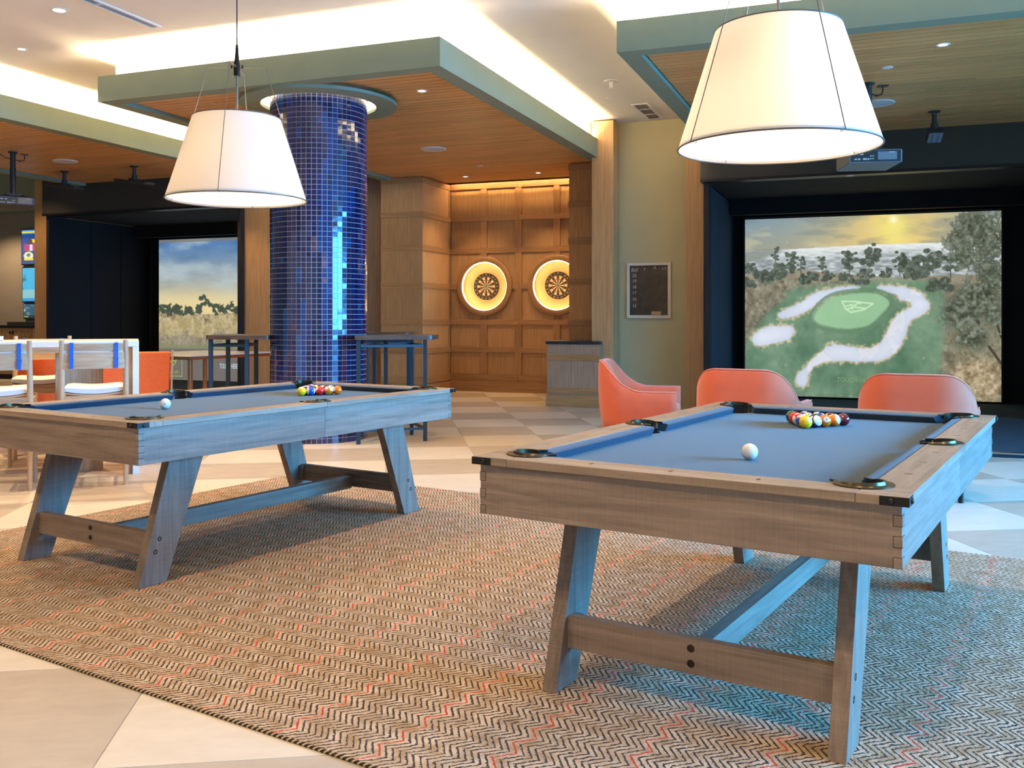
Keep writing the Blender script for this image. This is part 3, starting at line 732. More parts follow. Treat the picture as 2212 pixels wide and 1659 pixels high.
# ================================================================== BILLIARD BALLS
BR = .0286; ZB = .739 + BR
BC = {1: (.98, .58, .008), 2: (.01, .05, .36), 3: (.85, .014, .014), 4: (.07, .02, .16), 5: (.95, .20, .008), 6: (.004, .13, .05), 7: (.16, .008, .014), 8: (.008, .008, .008)}
BN = {1: 'yellow', 2: 'blue', 3: 'red', 4: 'purple', 5: 'orange', 6: 'green', 7: 'maroon', 8: 'black'}
M_ivory = plain('ivory_resin', (.86, .80, .66), .08, coat=.5)
M_ivory2 = plain('cue_ball_resin', (.85, .80, .70), .12, coat=.5)
M_num = plain('black_numeral', (.01, .01, .01), .3)
M_dot = plain('red_dot', (.6, .02, .05), .3)
M_ball = {k: plain('resin_%s' % BN[k], c, .06, coat=.6) for k, c in BC.items()}
def ballmesh(n):
    base = (n - 1) % 8 + 1 if n > 8 else n
    lat = [-90, -78, -66, -54, -44, -34, -24, -12, 0, 12, 24, 34, 44, 54, 66, 78, 90]
    mb = MB(); K = 36
    for i in range(len(lat) - 1):
        a, b = R(lat[i]), R(lat[i + 1]); mid = abs(lat[i] + lat[i + 1]) / 2
        mi = 1 if (n > 8 and mid > 34) else 0
        for k in range(K):
            p, q = 2 * PI * k / K, 2 * PI * (k + 1) / K
            f = lambda la, lo: (BR * math.cos(la) * math.cos(lo), BR * math.cos(la) * math.sin(lo), BR * math.sin(la))
            vs = [f(a, p), f(a, q), f(b, q), f(b, p)]
            if i == 0: vs = [vs[0], vs[2], vs[3]]
            if i == len(lat) - 2: vs = vs[:3]
            mb.add(vs, [tuple(range(len(vs)))], mi)
    return mb.mesh('ball', [M_ball[base], M_ivory], smooth='all')
def cap(r, ang, mat):
    mb = MB(); rings = 3; K = 20
    secs = [[(r * math.cos(R(ang) * i / rings), r * math.sin(R(ang) * i / rings) * math.cos(2 * PI * k / K), r * math.sin(R(ang) * i / rings) * math.sin(2 * PI * k / K)) for k in range(K)] for i in range(1, rings + 1)]
    mb.loft(secs, caps=False); mb.add(secs[0], [tuple(range(K))]); return mb.mesh('number_spot', mat, smooth='all')
capm = cap(BR * 1.006, 25, M_ivory)
BM = {}; NM = {}
def ball(n, x, y, label, group, table_o, spotdir, poledir):
    """spotdir: where the number faces; poledir: axis of a striped ball (world vectors)"""
    p = table_o + Matrix.Rotation(TA, 3, 'Z') @ Vector((x, y, 0))
    if n not in BM: BM[n] = ballmesh(n)
    o = link('billiard_ball', BM[n]); tag(o, label, 'ball', group)
    s = Vector(spotdir).normalized(); z = Vector(poledir); z = (z - s * z.dot(s)).normalized(); yv = z.cross(s)
    Mx = Matrix((s, yv, z)).transposed().to_4x4()
    o.matrix_world = Matrix.Translation((p.x, p.y, ZB)) @ Mx
    c = link('number_spot', capm, o)
    if n not in NM:
        me = text_mesh(str(n), .0165 if n < 10 else .0135, M_num, 'numeral')
        for v in me.vertices:
            a, b = v.co.x, v.co.y; rr = BR * 1.011
            d = Vector((math.sqrt(max(rr * rr - a * a - b * b, 1e-9)), a, b)); v.co = d
        NM[n] = me
    link('numeral', NM[n], c)
    return o
def desc(n):
    base = (n - 1) % 8 + 1 if n > 8 else n
    return ('%s striped ball numbered %d' if n > 8 else 'solid %s ball numbered %d') % (BN[base], n)
# camera-facing directions
cv = Vector((math.sin(R(20.96)) , -math.cos(R(20.96)), 0)); crt = Vector((math.cos(R(20.96)), math.sin(R(20.96)), 0)); cup = Vector((0, 0, 1))
def rack(seq, ax, by, tab, tname, spots):
    i = 0
    for r_ in range(5):
        for k in range(r_ + 1):
            n = seq[i]; i += 1
            sd, pd = spots.get(n, (cup + cv * rnd.uniform(-.8, .3) + crt * rnd.uniform(-.6, .6), crt + cv * rnd.uniform(-.5, .5)))
            ball(n, ax + r_ * .0497, by + (-(r_ / 2) + k) * .0574, desc(n) + ' racked on the table ' + tname, 'balls racked on the table ' + tname, tab, sd, pd)
rack([1, 12, 10, 5, 8, 11, 13, 2, 9, 3, 7, 15, 14, 4, 6], 1.652, .691, o2, 'before the coral chairs',
     {1: (cv * .8 + crt * .5 + cup * .5, cup), 5: (cv + cup * .35, cup), 12: (-crt + cup * .7 + cv * .2, crt * .8 + cv * .6), 13: (cup + crt * -.5, crt * .9 + cv * .5),
      10: (cv * .9 + crt * .35, cup), 11: (cup - crt * .3, crt), 7: (cv * -1, cup), 6: (cv + crt * -.4 + cup * .2, cup), 9: (cup + cv * .6, crt)})
rack([1, 10, 4, 3, 8, 12, 13, 6, 9, 2, 5, 14, 7, 15, 11], 1.692, .711, o1, 'beside the tiled column',
     {1: (cup + cv * .35, crt), 10: (-crt * .5 - cv, crt * .8 + cv * .45 ), 3: (cv * .7 - crt * .75 + cup * .55, cup), 13: (cv * .8 - crt * .45 + cup * .55, crt * .7 + cup * .7), 5: (cv * .7 - crt * .75 + cup * .2, cup),
      12: (cup + cv * .4 - crt * .3, crt), 14: (cup + cv * .2, crt + cv * .3), 6: (cup + cv * .7, crt)})
def cue(tab, x, y, label, dotd):
    p = tab + Matrix.Rotation(TA, 3, 'Z') @ Vector((x, y, 0))
    mb = MB(); K = 40
    prof = [(BR * math.cos(R(-90 + 180 * i / 24)), BR * math.sin(R(-90 + 180 * i / 24))) for i in range(25)]
    o = mb.lathe(prof, K).build('cue_ball', M_ivory2, None, smooth='all'); o.location = (p.x, p.y, ZB); tag(o, label, 'ball', 'cue balls')
    if dotd is not None:
        c = link('dot', cap(BR * 1.006, 6, M_dot), o); c.rotation_euler = Vector((1, 0, 0)).rotation_difference(Vector(dotd).normalized()).to_euler()
cue(o2, .632, .612, 'plain ivory cue ball on the table in front of the coral chairs', None)
cue(o1, .70, .725, 'ivory cue ball with a small red dot on the table beside the tiled column', cv + crt * .25 + cup * .05)
# ================================================================== PENDANT LAMPS
def pendant(label, x, y, wire0, power):
    zb, zt, rb, rt = 1.897, 2.362, .390, .244
    t = thing('pendant_lamp', label, 'lamp', (x, y, zb), 0, 'white cone pendant lamps above the pool tables')
    sh = MB(); n = 72
    sh.lathe([(rb, .0), (rt, zt - zb), (rt - .003, zt - zb), (rb - .003, 0)], n, closed=True)
    s_ = sh.build('shade', M_shade, t, smooth=True)
    MB().lathe([(rb + .0035 * math.cos(k * PI / 4), .0035 * math.sin(k * PI / 4)) for k in range(8)], n, closed=True).build('bottom_rim', M_trimsteel, s_, smooth=True)
    MB().lathe([(rt + .003 * math.cos(k * PI / 4), zt - zb + .003 * math.sin(k * PI / 4)) for k in range(8)], n, closed=True).build('top_rim', M_trimsteel, s_, smooth=True)
    MB().lathe([(0, .010), (rb - .008, .010), (rb - .008, .013), (0, .013)], n).build('diffuser', M_diff, t, smooth=True)
    zh = 2.654 - zb
    for k in range(4):
        a = R(wire0 + 90 * k); c, s = math.cos(a), math.sin(a)
        pts = [(.018 * c, .018 * s, zh), (.164 * c, .164 * s, zh), ((rt + .006) * c, (rt + .006) * s, zt - zb), ((rb + .005) * c, (rb + .005) * s, .0), ((rb - .02) * c, (rb - .02) * s, -.004), ((rb - .022) * c, (rb - .022) * s, .012)]
        MB().tube(pts, .0020, 8).build('support_wire', M_trimsteel, t, smooth=True)
        sc = MB().lathe([(0, -.008), (.005, -.008), (.005, .010), (0, .010)], 12).build('clamp_screw', M_blackm, t); sc.location = (.03 * c, .03 * s, zh + .003)
    hb = MB().lathe([(0, -.05), (.02, -.05), (.02, .015), (.015, .03), (.010, .085), (.007, .13), (0, .13)], 20).build('hub', M_blackm, t, smooth=True); hb.location = (0, 0, zh)
    MB().tube([(0, 0, zh + .12), (0, 0, HC - zb - .02)], .0035, 8).build('cable', M_cable, t)
    MB().tube([(0, 0, zh - .04), (0, 0, zt - zb - .22)], .007, 10).build('stem', M_trimsteel, t)
    MB().lathe([(0, -.03), (.03, -.03), (.055, 0), (0, 0)], 24).build('ceiling_canopy', M_blackm, t, smooth=True).location = (0, 0, HC - zb)
    for k in range(3):
        a = R(wire0 + 45 + 120 * k)
        b = MB().lathe([(0, -.055), (.016, -.05), (.03, -.02), (.026, .012), (.013, .04), (0, .045)], 16).build('bulb', emis('bulb_%s_%d' % (label[:3] + str(round(x, 1)), k), (1, .85, .62), 8), t, smooth='all')
        b.location = (.09 * math.cos(a), .09 * math.sin(a), .225)
    point('pendant_glow', (x, y, zb + .16), power, (1.0, .80, .58), .07)
    return t
pendant('white cone pendant lamp hanging above the pool table beside the tiled column', -3.385, 4.445, -67, 95)
pendant('white cone pendant lamp hanging above the pool table in front of the coral chairs', -.345, 3.835, -49, 95)
# ================================================================== CORAL TUB CHAIRS
def tub_chair(label, x, y, rz):
    """local frame: faces +y, back at -y"""
    t = thing('tub_chair', label, 'chair', (x, y, FZ), rz, 'coral velvet tub chairs')
    hw, yb, yf, rc = .40, -.36, .36, .27
    pts = []
    for k in range(9): pts.append((-hw, yf - (yf - (yb + rc)) * k / 8))
    for k in range(1, 13):
        a = R(180 + 90 * k / 12); pts.append((-hw + rc + rc * math.cos(a), yb + rc + rc * math.sin(a)))
    for k in range(1, 6): pts.append((-(hw - rc) * (1 - k / 5), yb))
    full = pts + [(-p[0], p[1]) for p in pts[::-1]]
    full = [p for i, p in enumerate(full) if i == 0 or (Vector(p) - Vector(full[i - 1])).length > 1e-4]
    def top(px, py):
        d = (py - yb) + max(0, abs(px) - .20) * .5
        s = min(max(d / .52, 0), 1); s = s * s * (3 - 2 * s)
        return .860 + (.60 - .860) * s
    secs = []; pip = []; n = len(full)
    for i, (px, py) in enumerate(full):
        a = Vector(full[max(i - 1, 0)]); b = Vector(full[min(i + 1, n - 1)]); tg = (b - a).normalized(); nr = Vector((tg.y, -tg.x))
        if nr.dot(Vector((px, py + .1))) < 0: nr = -nr
        th = .085; H = top(px, py); z0 = .245; lean = .045
        o_ = lambda off, z: (px - nr.x * off, py - nr.y * off, z)
        pr = []
        for q in range(6):
            s = q / 5; z = z0 + (H - .03 - z0) * s
            inset = .055 * (1 - s) ** 1.6 - .0 * s + .035 * max(0, s - .45) * (1 if py < .0 else .3)
            pr.append(o_(inset, z))
        base = .035 * .55 * (1 if py < 0 else .3)
        pr += [o_(base + .012, H - .008), o_(base + .035, H), o_(base + .06, H - .006), o_(base + th, H - .03)]
        pr += [o_(base + th + .012, (H + .40) / 2), o_(th + .02, .40), o_(th + .015, z0)]
        secs.append(pr); pip.append(o_(base + .010, H - .006))
    sh = MB().loft(secs).build('shell', M_orange, t, smooth='all')
    # rounded arm ends
    MB().tube(pip, .005, 8).build('piping', M_orangeseam, sh, smooth=True)
    mb = MB(); k = 24
    prof = []
    for i in range(k):
        a = 2 * PI * i / k; ex = .55
        cx_ = math.copysign(abs(math.cos(a)) ** ex, math.cos(a)); cy_ = math.copysign(abs(math.sin(a)) ** ex, math.sin(a)); prof.append((cx_, cy_))
    secs = [[(p[0] * .285 * s, .045 + p[1] * .335 * s, z) for p in prof] for s, z in ((.93, .30), (.985, .32), (1, .36), (1, .42), (.975, .45), (.9, .465), (.5, .472))]
    mb.loft(secs).build('seat_cushion', M_orange, t, smooth='all')
    box('base', -.30, .30, -.24, .33, .225, .30, M_blackm, t, .01)
    for sx in (-1, 1):
        for yy in (-.21, .305):
            MB().tube([(sx * .28, yy, .25), (sx * .28, yy, 0)], .0165, 14).build('leg', M_blackm, t, smooth=True)
    return t
tub_chair('coral velvet tub chair turned sideways near the sage wall', -1.97, 8.33, R(-82))
tub_chair('coral velvet tub chair with its back to the pool table, beside the sideways one', -.87, 7.38, R(-8))
tub_chair('coral velvet tub chair with its back to the pool table, nearest the bay turf edge', .30, 7.17, R(-6))
# ================================================================== TALL STRAP-BACK STOOLS AND MARBLE TABLE
SA = R(43)
def stool(label, x, y, rz=SA):
    """local: x right, faces +y; origin at centre of the seat on the floor"""
    t = thing('bar_stool', label, 'stool', (x, y, FZ), rz, 'light oak bar stools with blue straps')
    w = .215; d = .20
    for sx in (-1, 1):
        MB().tube([(sx * w, -d, 0), (sx * w, -d, .70), (sx * (w - .002), -d - .035, 1.075)], [.017, .021, .017], 14).build('back_post', M_chairwood, t, smooth=True)
        MB().tube([(sx * (w - .005), d + .03, 0), (sx * (w - .005), d, .67)], [.016, .02], 14).build('front_leg', M_chairwood, t, smooth=True)
        box('side_rail', sx * w - .012, sx * w + .012, -d, d, .60, .655, M_chairwood, t, .003)
        box('side_stretcher', sx * w - .009, sx * w + .009, -d, d, .26, .295, M_chairwood, t, .003)
    box('back_rail', -w, w, -d - .012, -d + .012, .605, .665, M_chairwoodx, t, .003)
    box('front_rail', -w, w, d - .012, d + .012, .60, .655, M_chairwoodx, t, .003)
    box('foot_rest', -w, w, d + .005, d + .03, .27, .31, M_chairwoodx, t, .003)
    # curved plywood seat and cushion
    def curved(z, h, sag, grow, nm, mat):
        secs = []
        for i in range(13):
            s = -1 + 2 * i / 12; xx = s * (w - .012 + grow); zz = z - sag * (1 - s * s)
            rr = h * (1 - .35 * abs(s) ** 6)
            secs.append([(xx, -d + .01 - grow, zz), (xx, d + .02 + grow, zz), (xx, d + .02 + grow, zz + rr * .7), (xx, d - .01, zz + rr), (xx, -d + .035, zz + rr), (xx, -d + .01 - grow, zz + rr * .7)])
        return MB().loft(secs).build(nm, mat, t, smooth=True)
    curved(.685, .014, .022, 0, 'seat_shell', M_chairwoodx)
    curved(.70, .05, .022, -.004, 'seat_cushion', M_cushw)
    # curved back board with a slit and two buckled straps
    def board(z0, z1, nm):
        secs = []
        for i in range(11):
            s = -1 + 2 * i / 10; xx = s * (w - .008); yy = -d - .03 - .02 * (1 - s * s)
            secs.append([(xx, yy - .006, z0), (xx, yy + .006, z0), (xx, yy + .004, z1), (xx, yy - .008, z1)])
        return MB().loft(secs).build(nm, M_chairwoodx, t, smooth=True)
    b1 = board(.865, .985, 'back_board'); board(.997, 1.05, 'back_board')
    MB().box(-w + .01, w - .01, -d - .036, -d - .026, .985, .997).build('cushion_edge', M_cushw, t)
    for sx in (-1, 1):
        yy = -d - .058
        st = MB().box(sx * .15 - .013, sx * .15 + .013, yy, yy + .004, .868, 1.055).box(sx * .15 - .013, sx * .15 + .013, yy, yy + .03, 1.05, 1.055).build('strap', M_strap, t)
        fr = MB()
        fr.tube([(sx * .15 - .018, yy - .003, .915), (sx * .15 + .018, yy - .003, .915), (sx * .15 + .018, yy - .003, .94), (sx * .15 - .018, yy - .003, .94)], .0022, 6, closed=True)
        fr.build('buckle', M_steel, st)
        box('strap_end', sx * .15 - .013, sx * .15 + .013, yy - .006, yy, .875, .925, M_strap, st)
    return t
c43, s43 = math.cos(SA), math.sin(SA)
def loc43(ox, oy, vx, vy): return (ox + c43 * vx - s43 * vy, oy + s43 * vx + c43 * vy)
p = loc43(-5.167, 5.48, -.215, .20); stool('blue-strapped oak bar stool at the waterfall end of the marble table', *p)
p = loc43(-5.167, 5.48, -.215 - .635, .20); stool("blue-strapped oak bar stool one place in from the marble table's waterfall end", *p)
p = loc43(-5.426, 5.894, -.78, 1.0); stool('light oak bar stool tucked in from the far side of the marble table', *p, SA + PI)
mt = thing('marble_bar_table', 'tall white marble waterfall bar table behind the strap-back stools', 'table', (-5.426, 5.894, FZ), SA)
# local: x to the waterfall end (0), y depth
box('marble_top', -2.4, 0, 0, .75, 1.008, 1.055, M_marble, mt, .003)
box('waterfall_end', -.047, 0, 0, .75, 0, 1.0075, M_marble, mt, .003)
box('wood_lining', -.105, -.048, .03, .72, .0, 1.007, M_chairwood, mt, .002)
box('wood_soffit', -2.3, -.106, .03, .72, .965, 1.007, M_chairwoodx, mt)
box('base_panel', -.62, -.27, .32, .40, 0, .964, M_chairwood, mt, .002)
# things lying on the marble table
nb = thing('napkin_roll', 'small white rolled napkin lying on the marble bar table', 'napkin', (*loc43(-5.426, 5.894, -1.05, .25), 1.055 + FZ), SA)
MB().tube([(-.07, 0, .02), (.07, .01, .02)], [.02, .018], 12).build('roll', M_cushw, nb, smooth=True)
MB().tube([(-.005, 0, .02), (.012, 0.002, .02)], .0215, 12).build('band', M_strap, nb, smooth=True)
# ================================================================== ORANGE LOUNGE CHAIRS (behind the marble table)
def lounge(label, x, y, rz):
    t = thing('lounge_chair', label, 'chair', (x, y, FZ), rz, 'orange lounge chairs with oak frames')
    prof = [(-.30, .36), (-.30, .42), (-.285, .45), (-.10, .87), (-.06, .885), (-.02, .87), (-.17, .46), (-.14, .45), (.38, .46), (.40, .43), (.40, .37)]
    prof = [(.40, .37), (.40, .43), (.38, .455), (-.13, .44), (-.16, .46), (-.30, .87), (-.335, .885), (-.37, .87), (-.25, .42), (-.24, .36)]
    secs = []
    for s in (-.34, -.33, -.30, .30, .33, .34):
        k = .97 if abs(s) > .335 else 1
        secs.append([(s, p[0] * k, .6 + (p[1] - .6) * k) for p in prof])
    MB().loft(secs).build('upholstery', M_orange2, t, smooth=True)
    for sx in (-1, 1):
        q = MB().loft([[(sx * .345, a, b), (sx * .362, a, b), (sx * .362, a + .03, b), (sx * .345, a + .03, b)] for a, b in ((-.41, .90), (-.32, .55), (-.29, .30), (-.34, 0))]).build('back_leg', M_chairwood, t)
        MB().tube([(sx * .35, .36, .36), (sx * .35, .40, 0)], [.02, .014], 12).build('front_leg', M_chairwood, t, smooth=True)
        box('side_rail', sx * .354 - .01, sx * .354 + .01, -.28, .38, .34, .375, M_chairwood, t)
    return t
lounge('orange lounge chair showing beside the waterfall end of the marble table', -7.33, 7.87, R(48))
lounge('orange lounge chair behind the two strap-back stools', -7.22, 6.66, R(62))
# ================================================================== GOLD FRAMED TABLE
g = thing('glass_table', 'pale topped table on slim rose gold legs before the dunes screen', 'table', (-8.35, 10.15, FZ), R(-6))
for sx in (-1, 1):
    for sy in (-1, 1):
        box('leg', sx * .62 - .022, sx * .62 + .022, sy * .74 - .022, sy * .74 + .022, 0, .715, M_gold, g, .002)
for sy in (-1, 1): box('apron', -.598, .598, sy * .74 - .02, sy * .74 + .02, .715, .755, M_gold, g)
for sx in (-1, 1): box('apron', sx * .62 - .02, sx * .62 + .02, -.76, .76, .7155, .7545, M_gold, g)
box('top', -.65, .65, -.77, .77, .755, .768, M_marble, g, .003)
# ================================================================== HIGH TABLES AROUND THE COLUMN
cC, cS = math.cos(R(20.96)), math.sin(R(20.96))
def rounded(poly, r, n=5):
    out = []; m = len(poly)
    for i in range(m):
        p = Vector(poly[i]); a = (Vector(poly[i - 1]) - p); b = (Vector(poly[(i + 1) % m]) - p)
        k = min(r, a.length * .45, b.length * .45); s = p + a.normalized() * k; e = p + b.normalized() * k
        for j in range(n + 1):
            u = j / n; out.append(tuple(s * (1 - u) ** 2 + p * 2 * u * (1 - u) + e * u * u))
    return out
def high_table(label, ox, oy, top, legs, rad=.05):
    t = thing('high_table', label, 'table', (ox, oy, FZ), R(20.96), 'dark topped high tables around the tiled column')
    MB().prism(rounded(top, rad), 1.018, 1.062).build('top', M_tabletop, t, bevel=.003)
    for (x, y) in legs: box('leg', x - .019, x + .019, y - .019, y + .019, 0, 1.017, M_blueblk, t, .002)
    n = len(legs)
    for i in range(n):
        a = Vector((*legs[i], 0)); b = Vector((*legs[(i + 1) % n], 0)); d = (b - a); L = d.length; an = math.atan2(d.y, d.x)
        M = Matrix.Translation(a) @ Matrix.Rotation(an, 4, 'Z')
        MB().box(.02, L - .02, -.012, .012, .945, .97, M).build('top_rail', M_blueblk, t)
        MB().box(.02, L - .02, -.012, .012, .115, .14, M).build('foot_rail', M_blueblk, t)
    return t
hb = Vector((-1.2, 9.55)); hw_ = (cC * hb.x - cS * hb.y, cS * hb.x + cC * hb.y)
high_table('dark topped high table on the chalkboard side of the tiled column', hw_[0], hw_[1],
           [(-.345, -.43), (.42, -.24), (.45, .10), (.25, .53), (-.14, .36)], [(-.30, -.38), (.33, -.14), (.14, .38), (-.11, .20)])
hb = Vector((-1.42, 11.1)); hw_ = (cC * hb.x - cS * hb.y, cS * hb.x + cC * hb.y)
high_table('dark topped high table standing behind the other near the oak panelled return', hw_[0], hw_[1],
           [(-.33, -.28), (.27, -.28), (.30, .28), (-.30, .28)], [(-.26, -.22), (.22, -.22), (.22, .22), (-.24, .22)], .12)
hb = Vector((-2.78, 9.62)); hw_ = (cC * hb.x - cS * hb.y, cS * hb.x + cC * hb.y)
high_table('dark topped high table on the dunes screen side of the tiled column', hw_[0], hw_[1],
           [(-.29, -.24), (.38, -.36), (.30, .10), (.05, .45), (-.27, .36)], [(-.245, -.19), (.14, -.27), (.06, .36), (-.22, .30)])
# ================================================================== CHALKBOARD
ch = thing('chalkboard', 'white framed chalkboard with dart scores on the sage wall', 'chalkboard', (-2.88, 12.826, 1.60))
box('slate', -.285, .285, -.02, 0, -.36, .36, M_chalk, ch)
fw = .032
box('frame_side', -.309, -.309 + fw + .01, -.032, 0, -.385, .385, M_frame, ch, .003)
box('frame_side', .309 - fw - .01, .309, -.032, 0, -.385, .385, M_frame, ch, .003)
box('frame_rail', -.267, .267, -.032, 0, .345, .385, M_frame, ch, .003)
box('frame_rail', -.267, .267, -.034, 0, -.385, -.343, M_frame, ch, .003)
def chalk(s, x, z, size, rot=0):
    o = link('lettering', text_mesh(s, size, M_chalkw, 'lettering', shear=.1), ch); o.location = (x, -.0212, z); o.rotation_euler = (R(90), rot, 0)
chalk('Ball', -.20, .285, .068)
for s, z in (('20', .205), ('19', .130), ('18', .045), ('17', -.035), ('16', -.12), ('15', -.215)): chalk(s, -.205, z, .062, rnd.uniform(-.1, .1))
chalk('a', -.06, .30, .06); chalk('A', .085, .31, .06); chalk("L's", .215, .305, .055)
er = tag(MB().box(-.065, .065, -.045, -.0, 0, .05).build('board_eraser', M_felt, None, bevel=.004), 'tan felt eraser resting on the chalkboard frame', 'eraser'); er.location = (-2.77, 12.804, 1.2585)
# ================================================================== DARTBOARDS
M_sis_d = plain('dark_sisal', (.06, .045, .03), .8); M_sis_l = plain('cream_sisal', (.80, .66, .42), .8); M_sis_r = plain('red_sisal', (.5, .06, .04), .8); M_sis_g = plain('green_sisal', (.05, .22, .09), .8); M_numw = plain('number_wire', (.85, .80, .65), .4)
def dartboard(label, x, z):
    t = thing('dartboard', label, 'dartboard', (x, 14.615, z), 0, 'dartboards in the round niches')
    M = Matrix.Rotation(R(90), 4, 'X')
    o = MB().lathe([(0, 0), (.2255, 0), (.2255, .036), (.172, .038), (.172, .037), (0, .037)], 60).build('rim', M_sis_d, t, smooth=True); o.matrix_local = M
    mb = MB(); zf = .0385
    rs = [(.016, .0965, 0), (.0965, .108, 1), (.108, .158, 0), (.158, .170, 1)]
    for k in range(20):
        for r0, r1, ty in rs:
            a0, a1 = R(99 - 18 * k), R(81 - 18 * k); n = 4; vs = []
            for i in range(n + 1):
                a = a0 + (a1 - a0) * i / n; vs += [(r0 * math.cos(a), r0 * math.sin(a), zf), (r1 * math.cos(a), r1 * math.sin(a), zf)]
            mi = (0 if k % 2 == 0 else 1) if ty == 0 else (2 if k % 2 == 0 else 3)
            mb.add(vs, [(2 * i, 2 * i + 1, 2 * i + 3, 2 * i + 2) for i in range(n)], mi)
    o = mb.build('segments', [M_sis_d, M_sis_l, M_sis_r, M_sis_g], t); o.matrix_local = M
    o = MB().disc((0, 0), .016, .037, .039, 20).build('bull', M_sis_g, t); o.matrix_local = M
    o = MB().disc((0, 0), .0065, .037, .0395, 16).build('bullseye', M_sis_r, t); o.matrix_local = M
    for k, nn in enumerate((20, 1, 18, 4, 13, 6, 10, 15, 2, 17, 3, 19, 7, 16, 8, 11, 14, 9, 12, 5)):
        a = R(90 - 18 * k)
        if nn not in DN: DN[nn] = text_mesh(str(nn), .036, M_numw, 'numeral')
        q = link('numeral', DN[nn], t); q.matrix_local = M @ Matrix.Translation((.197 * math.cos(a), .197 * math.sin(a), .0395)) @ Matrix.Rotation(a - R(90), 4, 'Z')
    return t
DN = {}
dartboard('round dartboard in the niche nearer the tiled column', -6.05, 1.745)
dartboard('round dartboard in the niche nearer the oak pilaster', -4.78, 1.748)
# ================================================================== CEILING FITTINGS
def downlight(label, x, y, z, r=.055, power=0, ang=70, col=WARMW, group='recessed downlights'):
    t = thing('downlight', label, 'light', (x, y, z), 0, group)
    MB().lathe([(r * .72, .004), (r * .72, -.004), (r, -.006), (r * 1.12, -.003), (r * 1.12, 0), (r * .72, 0)], 32).build('trim', M_white, t, smooth=True)
    MB().disc((0, 0), r * .74, -.0015, -.0005, 24).build('lens', M_lens, t)
    if power: spot('downlight_beam', (x, y, z - .012), power, col, ang, .5, .04)
downlight('small recessed downlight in the oak planks near the tiled column', -4.163, 8.367, 3.472, .05, 60)
downlight('small recessed downlight in the oak planks before the dart niche nearer the column', -6.052, 13.72, 3.472, .045, 95, 90, WARM)
downlight('small recessed downlight in the oak planks before the dart niche nearer the pilaster', -4.835, 13.76, 3.472, .045, 95, 90, WARM)
downlight('small recessed downlight in the oak planks of the golf bay with the coastal green', .548, 8.48, 3.472, .05, 60, 85)
downlight('small recessed downlight in the oak planks before the broad oak pilaster', -9.42, 11.45, 3.472, .045, 110, 100, WARM)
downlight('small recessed downlight in the white ceiling before the narrow oak pilaster', -13.2, 11.2, HC, .05, 150, 110, WARM)
downlight('added downlight in the sage bulkhead to brighten the wall over the back counter', -16.6, 13.5, 3.40, .05, 200, 140)  # added lamp, hidden behind the projector, to lift the dim taupe wall
downlight('bright round downlight in the white ceiling beside the slot grille', -6.723, 6.335, HC, .075)
downlight('small round downlight in the white ceiling above the left plank soffit', -8.054, 7.117, HC, .05)
def speaker(label, x, y, z, r=.165):
    t = thing('ceiling_speaker', label, 'speaker', (x, y, z), 0, 'round white ceiling speakers')
    MB().lathe([(r * .9, -.004), (r * .98, -.010), (r * 1.04, -.004), (r * 1.04, 0), (r * .9, 0)], 40).build('rim', M_white, t, smooth=True)
    MB().lathe([(0, -.012), (r * .6, -.011), (r * .93, -.007), (r * .93, 0), (0, 0)], 40).build('grille', M_spk, t, smooth=True)
speaker('round white speaker in the oak planks above the dart alcove', -5.452, 11.302, 3.472)
speaker('round white speaker in the oak planks beside the grey projector', .06, 10.55, 3.472)
speaker('round white speaker in the oak planks beside the black projector', -10.81, 10.292, 3.472)
def cap_(label, x, y, z, r=.05):
    o = MB().lathe([(0, -.006), (r * .9, -.006), (r, -.002), (r, 0), (0, 0)], 24).build('cover_plate', M_white, None, smooth=True); o.location = (x, y, z); tag(o, label, 'cover plate', 'round white ceiling cover plates')
cap_('small white cover plate in the oak planks before the dart wall', -5.411, 12.805, 3.472)
cap_('small white cover plate in the oak planks of the golf bay with the coastal green', .133, 9.08, 3.472, .048)
cap_('small white cover plate in the white ceiling beside the sprinkler head', -3.038, 11.324, HC, .05)
cap_('small white cover plate under the golf bay header', -.25, 12.235, 2.965, .05)
sp = thing('sprinkler_head', 'white sprinkler head hanging from the white ceiling', 'sprinkler', (-2.803, 10.508, HC))
MB().lathe([(0, 0), (.085, 0), (.08, -.008), (.03, -.012), (0, -.012)], 32).build('rosette', M_white, sp, smooth=True)
MB().lathe([(0, -.012), (.022, -.012), (.024, -.05), (.016, -.07), (0, -.07)], 16).build('body', M_white, sp, smooth=True)
MB().lathe([(0, -.088), (.028, -.088), (.028, -.084), (0, -.084)], 16).build('deflector', M_white, sp)
for a in (0, PI): MB().tube([(.016 * math.cos(a), .016 * math.sin(a), -.068), (.022 * math.cos(a), .022 * math.sin(a), -.078), (.004 * math.cos(a), .004 * math.sin(a), -.085)], .003, 6).build('arm', M_white, sp)
